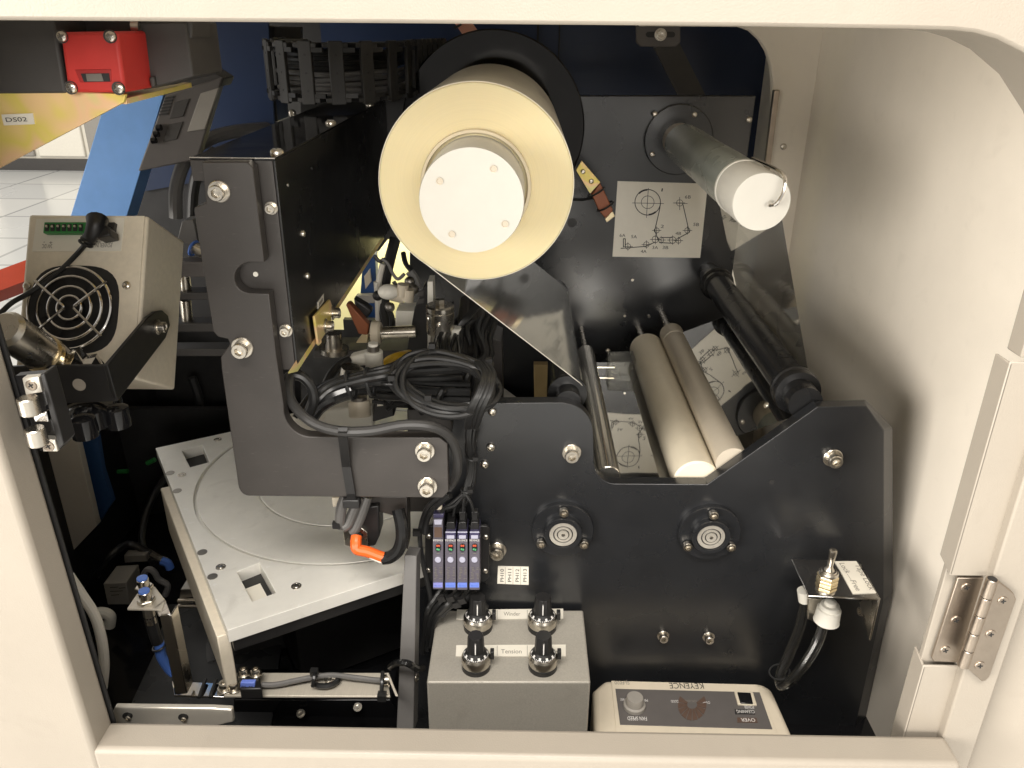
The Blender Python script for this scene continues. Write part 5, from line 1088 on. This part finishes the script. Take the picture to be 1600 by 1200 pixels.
put('nut', MB().lathe(c+ZA*L, ZA, [(7.5*s, 0), (8*s, .001), (8*s, .005), (6*s, .0055), (0, .0055)], 6), steel, rg)
fast(BUT, rg, V((c.x, c.y-22*s, P(692, 500, .66).z)), V((0, -1, 0)), .0022)
put('side_port', MB().cyl(P(669, 497, .655), P(676, 497, .655), .003, n=12), steel, rg)
put('white_rail', MB().ext(pxpoly([(668, 440), (676, 440), (680, 570), (668, 570)], .70), YA*.02), white_pl, rg)
cf = thing('conduit_end', 'pale plastic cable gland beside the silver air unit', 'gland', P(714, 545, .67))
put('gland', MB().lathe(P(713, 548, .66), ZA, [(.004, 0), (.0050, .002), (.0072, .018), (.0072, .021), (.0055, .022), (0, .022)], 20), white_pl, cf)
for k in range(4): cable('lead', [(712+k, 524, .66), (716+k*2, 510, .665), (726+k*3, 496, .67), (740+k*3, 480, .69)], .0014, cable_bk, cf)
for k, x in enumerate((728, 742, 752)): cable('conduit', [(x, 470, .74), (x-2, 500, .70), (x-4+k*4, 535, .66), (x-6+k*3, 560, .63)], .006, cable_gr if k == 0 else cable_bk, cf, 10).data.materials[0] = switch_bk
pr = thing('pipe_knob', 'horizontal grey pipe with a pale round end knob', 'pipe', P(620, 520, .72))
put('knob', MB().lathe(P(580, 520, .72), P(600, 520, .72)-P(580, 520, .72), [(.008, 0), (.0112, .001), (.0115, .003), (.0115, .008), (.0095, .010)], 28), beige_lt, pr); put('pipe', MB().cyl(P(596, 520, .72), P(650, 518, .72), .0058, n=20), steel, pr)
yt = put('yellow_hose', MB().tube([P(598, 585, .66), P(599, 574, .66), P(606, 563, .66), P(622, 556, .66), P(640, 552, .68)], .0034, 10), yellow_tb); tag(yt, 'short bright yellow hose left of the cable coil', 'hose')
mf = thing('valve_manifold', 'cluster of small white fittings and grey wires against the pale panel', 'manifold', P(620, 500, .82))
put('block', MB().ext(pxpoly([(618, 486), (650, 486), (650, 510), (618, 511)], .80), YA*.03), white_pl, mf, .001)
put('head', MB().ball(P(607, 456, .80), .0095, 1.2, 1, .85), white_pl, mf); put('body', MB().cyl(P(612, 457, .805), P(632, 462, .805), .0085, n=16), beige_lt, mf)
for x, y in ((628, 462), (637, 470)): put('fitting', MB().cyl(P(x, y, .80), P(x+2, y-18, .80), .006, n=14), beige_lt, mf)
for pts, r, m_ in (([(596, 404, .82), (606, 412, .82), (614, 428, .82), (622, 436, .82), (632, 428, .82)], .0018, cable_gr), ([(590, 470, .83), (592, 440, .83), (598, 412, .83)], .0032, tube_wh), ([(593, 500, .83), (592, 470, .83), (590, 440, .83)], .0045, tube_wh), ([(630, 395, .84), (634, 412, .83), (644, 424, .82)], .0028, cable_bk), ([(618, 372, .86), (608, 410, .85), (602, 440, .84), (600, 480, .83), (606, 512, .82)], .0060, cable_bk), ([(606, 480, .81), (612, 495, .81), (612, 512, .81)], .0030, cable_bk), ([(640, 424, .82), (648, 436, .82), (652, 450, .82)], .0050, cable_gr), ([(585, 400, .83), (593, 408, .83), (602, 405, .83)], .0022, cable_bk), ([(615, 440, .81), (624, 452, .81), (632, 446, .81)], .0022, cable_bk)):
    cable('wire', pts, r, m_, mf)
for x, y in ((640, 440), (646, 452), (590, 462), (609, 480)): put('joint', MB().ball(P(x, y, .81), .0055), socket_dk if x > 600 else black_pl, mf)
bb = thing('black_module', 'slanting black strip module between the manifold and the air unit', 'module', P(650, 520, .74))
put('body', MB().ext(pxpoly([(662, 447), (668, 447), (670, 560), (632, 570), (648, 480)], .74), YA*.02), black_pl, bb, .001)
for y in (456, 468): put('port', MB().ext(pxpoly([(653+y*0, y), (663, y-2), (662, y+6), (651, y+8)], .739), YA*.002), switch_bk, bb, .0004)
tr = thing('terminal_assembly', 'brown terminal piece with dark clamps beside the plated bracket', 'clamp', P(560, 520, .72))
put('arm', MB().ext(pxpoly([(540, 476), (546, 474), (576, 508), (574, 524), (560, 522)], .72), YA*.01), copper, tr, .001)
put('clamp', MB().ext(pxpoly([(552, 466), (572, 478), (582, 486), (572, 500), (556, 490)], .735), YA*.012), black_pl, tr, .002)
put('tip', MB().ext(pxpoly([(566, 522), (576, 523), (574, 536), (556, 536)], .725), YA*.008), brass, tr, .0006)
put('post', MB().cyl(P(522, 548, .72), P(521, 520, .72), .008, n=20), steel, tr); put('disc', MB().cyl(P(522, 550, .72), P(522, 543, .72), .014, n=28), steel, tr)
o = plate_px('dark_shelf', [(490, 548), (660, 548), (660, 562), (490, 560)], .78, .04, switch_bk); tag(o, 'dark horizontal shelf bar behind the white valve', 'shelf')
o = plate_px('blue_frame_piece', [(566, 420), (586, 396), (590, 500), (560, 500)], 1.05, .02, mat('mid_blue', (.03, .10, .30), .4)); tag(o, 'blue frame piece seen through the gap under the channel', 'frame')
o = plate_px('pale_window', [(569, 432), (578, 420), (580, 440), (571, 452)], 1.04, .004, beige_lt); tag(o, 'small pale square on the blue frame piece', 'plate')
o = plate_px('grey_cross_bar', [(556, 462), (600, 460), (600, 473), (556, 475)], 1.03, .01, knob_gr); tag(o, 'grey cross bar in front of the blue frame piece', 'bar')
# block behind the plate at left of the front plate
o = plate_px('rear_block', [(636, 640), (702, 640), (712, 690), (708, 800), (640, 800)], .585, .05, black_br, bevel=.001); tag(o, 'dark block between arm bracket end and front plate', 'block')
o = plate_px('dark_column', [(764, 525), (784, 535), (786, 640), (762, 640)], .70, .04, black_br); tag(o, 'narrow dark column under the film web', 'column')
o = plate_px('tan_strip', [(834, 570), (856, 570), (854, 640), (835, 640)], .78, .01, mat('tan_paint', (.38, .27, .12), .5)); tag(o, 'tan strip seen below the film web beside the black collar', 'strip')
# ================================================================== LOWER LEFT CLUTTER
o = put('white_hose', MB().tube([P(108, 900, .45), P(128, 930, .45), P(148, 962, .45), P(159, 1000, .45), P(163, 1040, .45), P(160, 1075, .45)], .0036, 12), tube_wh); tag(o, 'white hose bowing out beside the left door post', 'hose')
wb = thing('white_elbow', 'white plastic elbow fitting in the dark lower left', 'fitting', P(172, 975, .62))
put('elbow', MB().tube([P(152, 958, .62), P(164, 958, .62), P(172, 964, .62), P(171, 978, .62)], .0055, 12), white_pl, wb)
rb = thing('relay_box', 'grey lettered relay box in the dark lower left', 'box', P(182, 945, .66))
put('case', MB().ext(pxpoly([(161, 912), (197, 910), (203, 945), (168, 945)], .66), YA*.03), knob_gr, rb, .001)
lines_px('print', [[(172, 918), (184, 917)], [(172, 924), (192, 923)], [(186, 919), (196, 918)], [(174, 930), (186, 929)]], .6595, ink, rb, 1)
cl = thing('floor_cables', 'loose black and blue hoses coiled on the dark floor left of the stage', 'hoses', P(220, 900, .75))
for pts, r, m_ in (([(150, 900, .70), (172, 870, .70), (200, 850, .72), (230, 862, .72), (262, 878, .72)], .004, cable_bk), ([(262, 740, .84), (240, 775, .80), (226, 810, .78), (222, 850, .75), (240, 880, .72)], .004, cable_bk), ([(236, 864, .70), (250, 872, .70), (262, 876, .70)], .004, steel), ([(252, 876, .69), (262, 880, .69), (266, 888, .69)], .0045, blue_pl), ([(222, 905, .66), (230, 890, .66), (240, 893, .66), (248, 905, .66), (262, 915, .66), (258, 930, .66)], .0032, cable_gr), ([(300, 590, .95), (312, 630, .95), (308, 670, .95), (296, 690, .95)], .006, cable_bk), ([(184, 737, .85), (200, 736, .85)], .003, green_pl), ([(230, 724, .85), (242, 718, .85)], .003, green_pl)): cable('hose', pts, r, m_, cl)
put('bracket', MB().ext(pxpoly([(194, 868), (228, 868), (230, 877), (195, 879)], .71), YA*.01), knob_gr, cl)
cy = thing('small_actuator', 'small silver actuator block left of the stage corner', 'actuator', P(295, 935, .60))
put('block', MB().ext(pxpoly([(282, 921), (308, 920), (310, 932), (280, 936)], .60), YA*.02), socket_dk, cy, .0006)
put('rod', MB().cyl(P(279, 939, .598), P(312, 938, .598), .0024, n=12), steel, cy); put('rod', MB().cyl(P(279, 947, .598), P(314, 947, .598), .0024, n=12), chrome, cy)
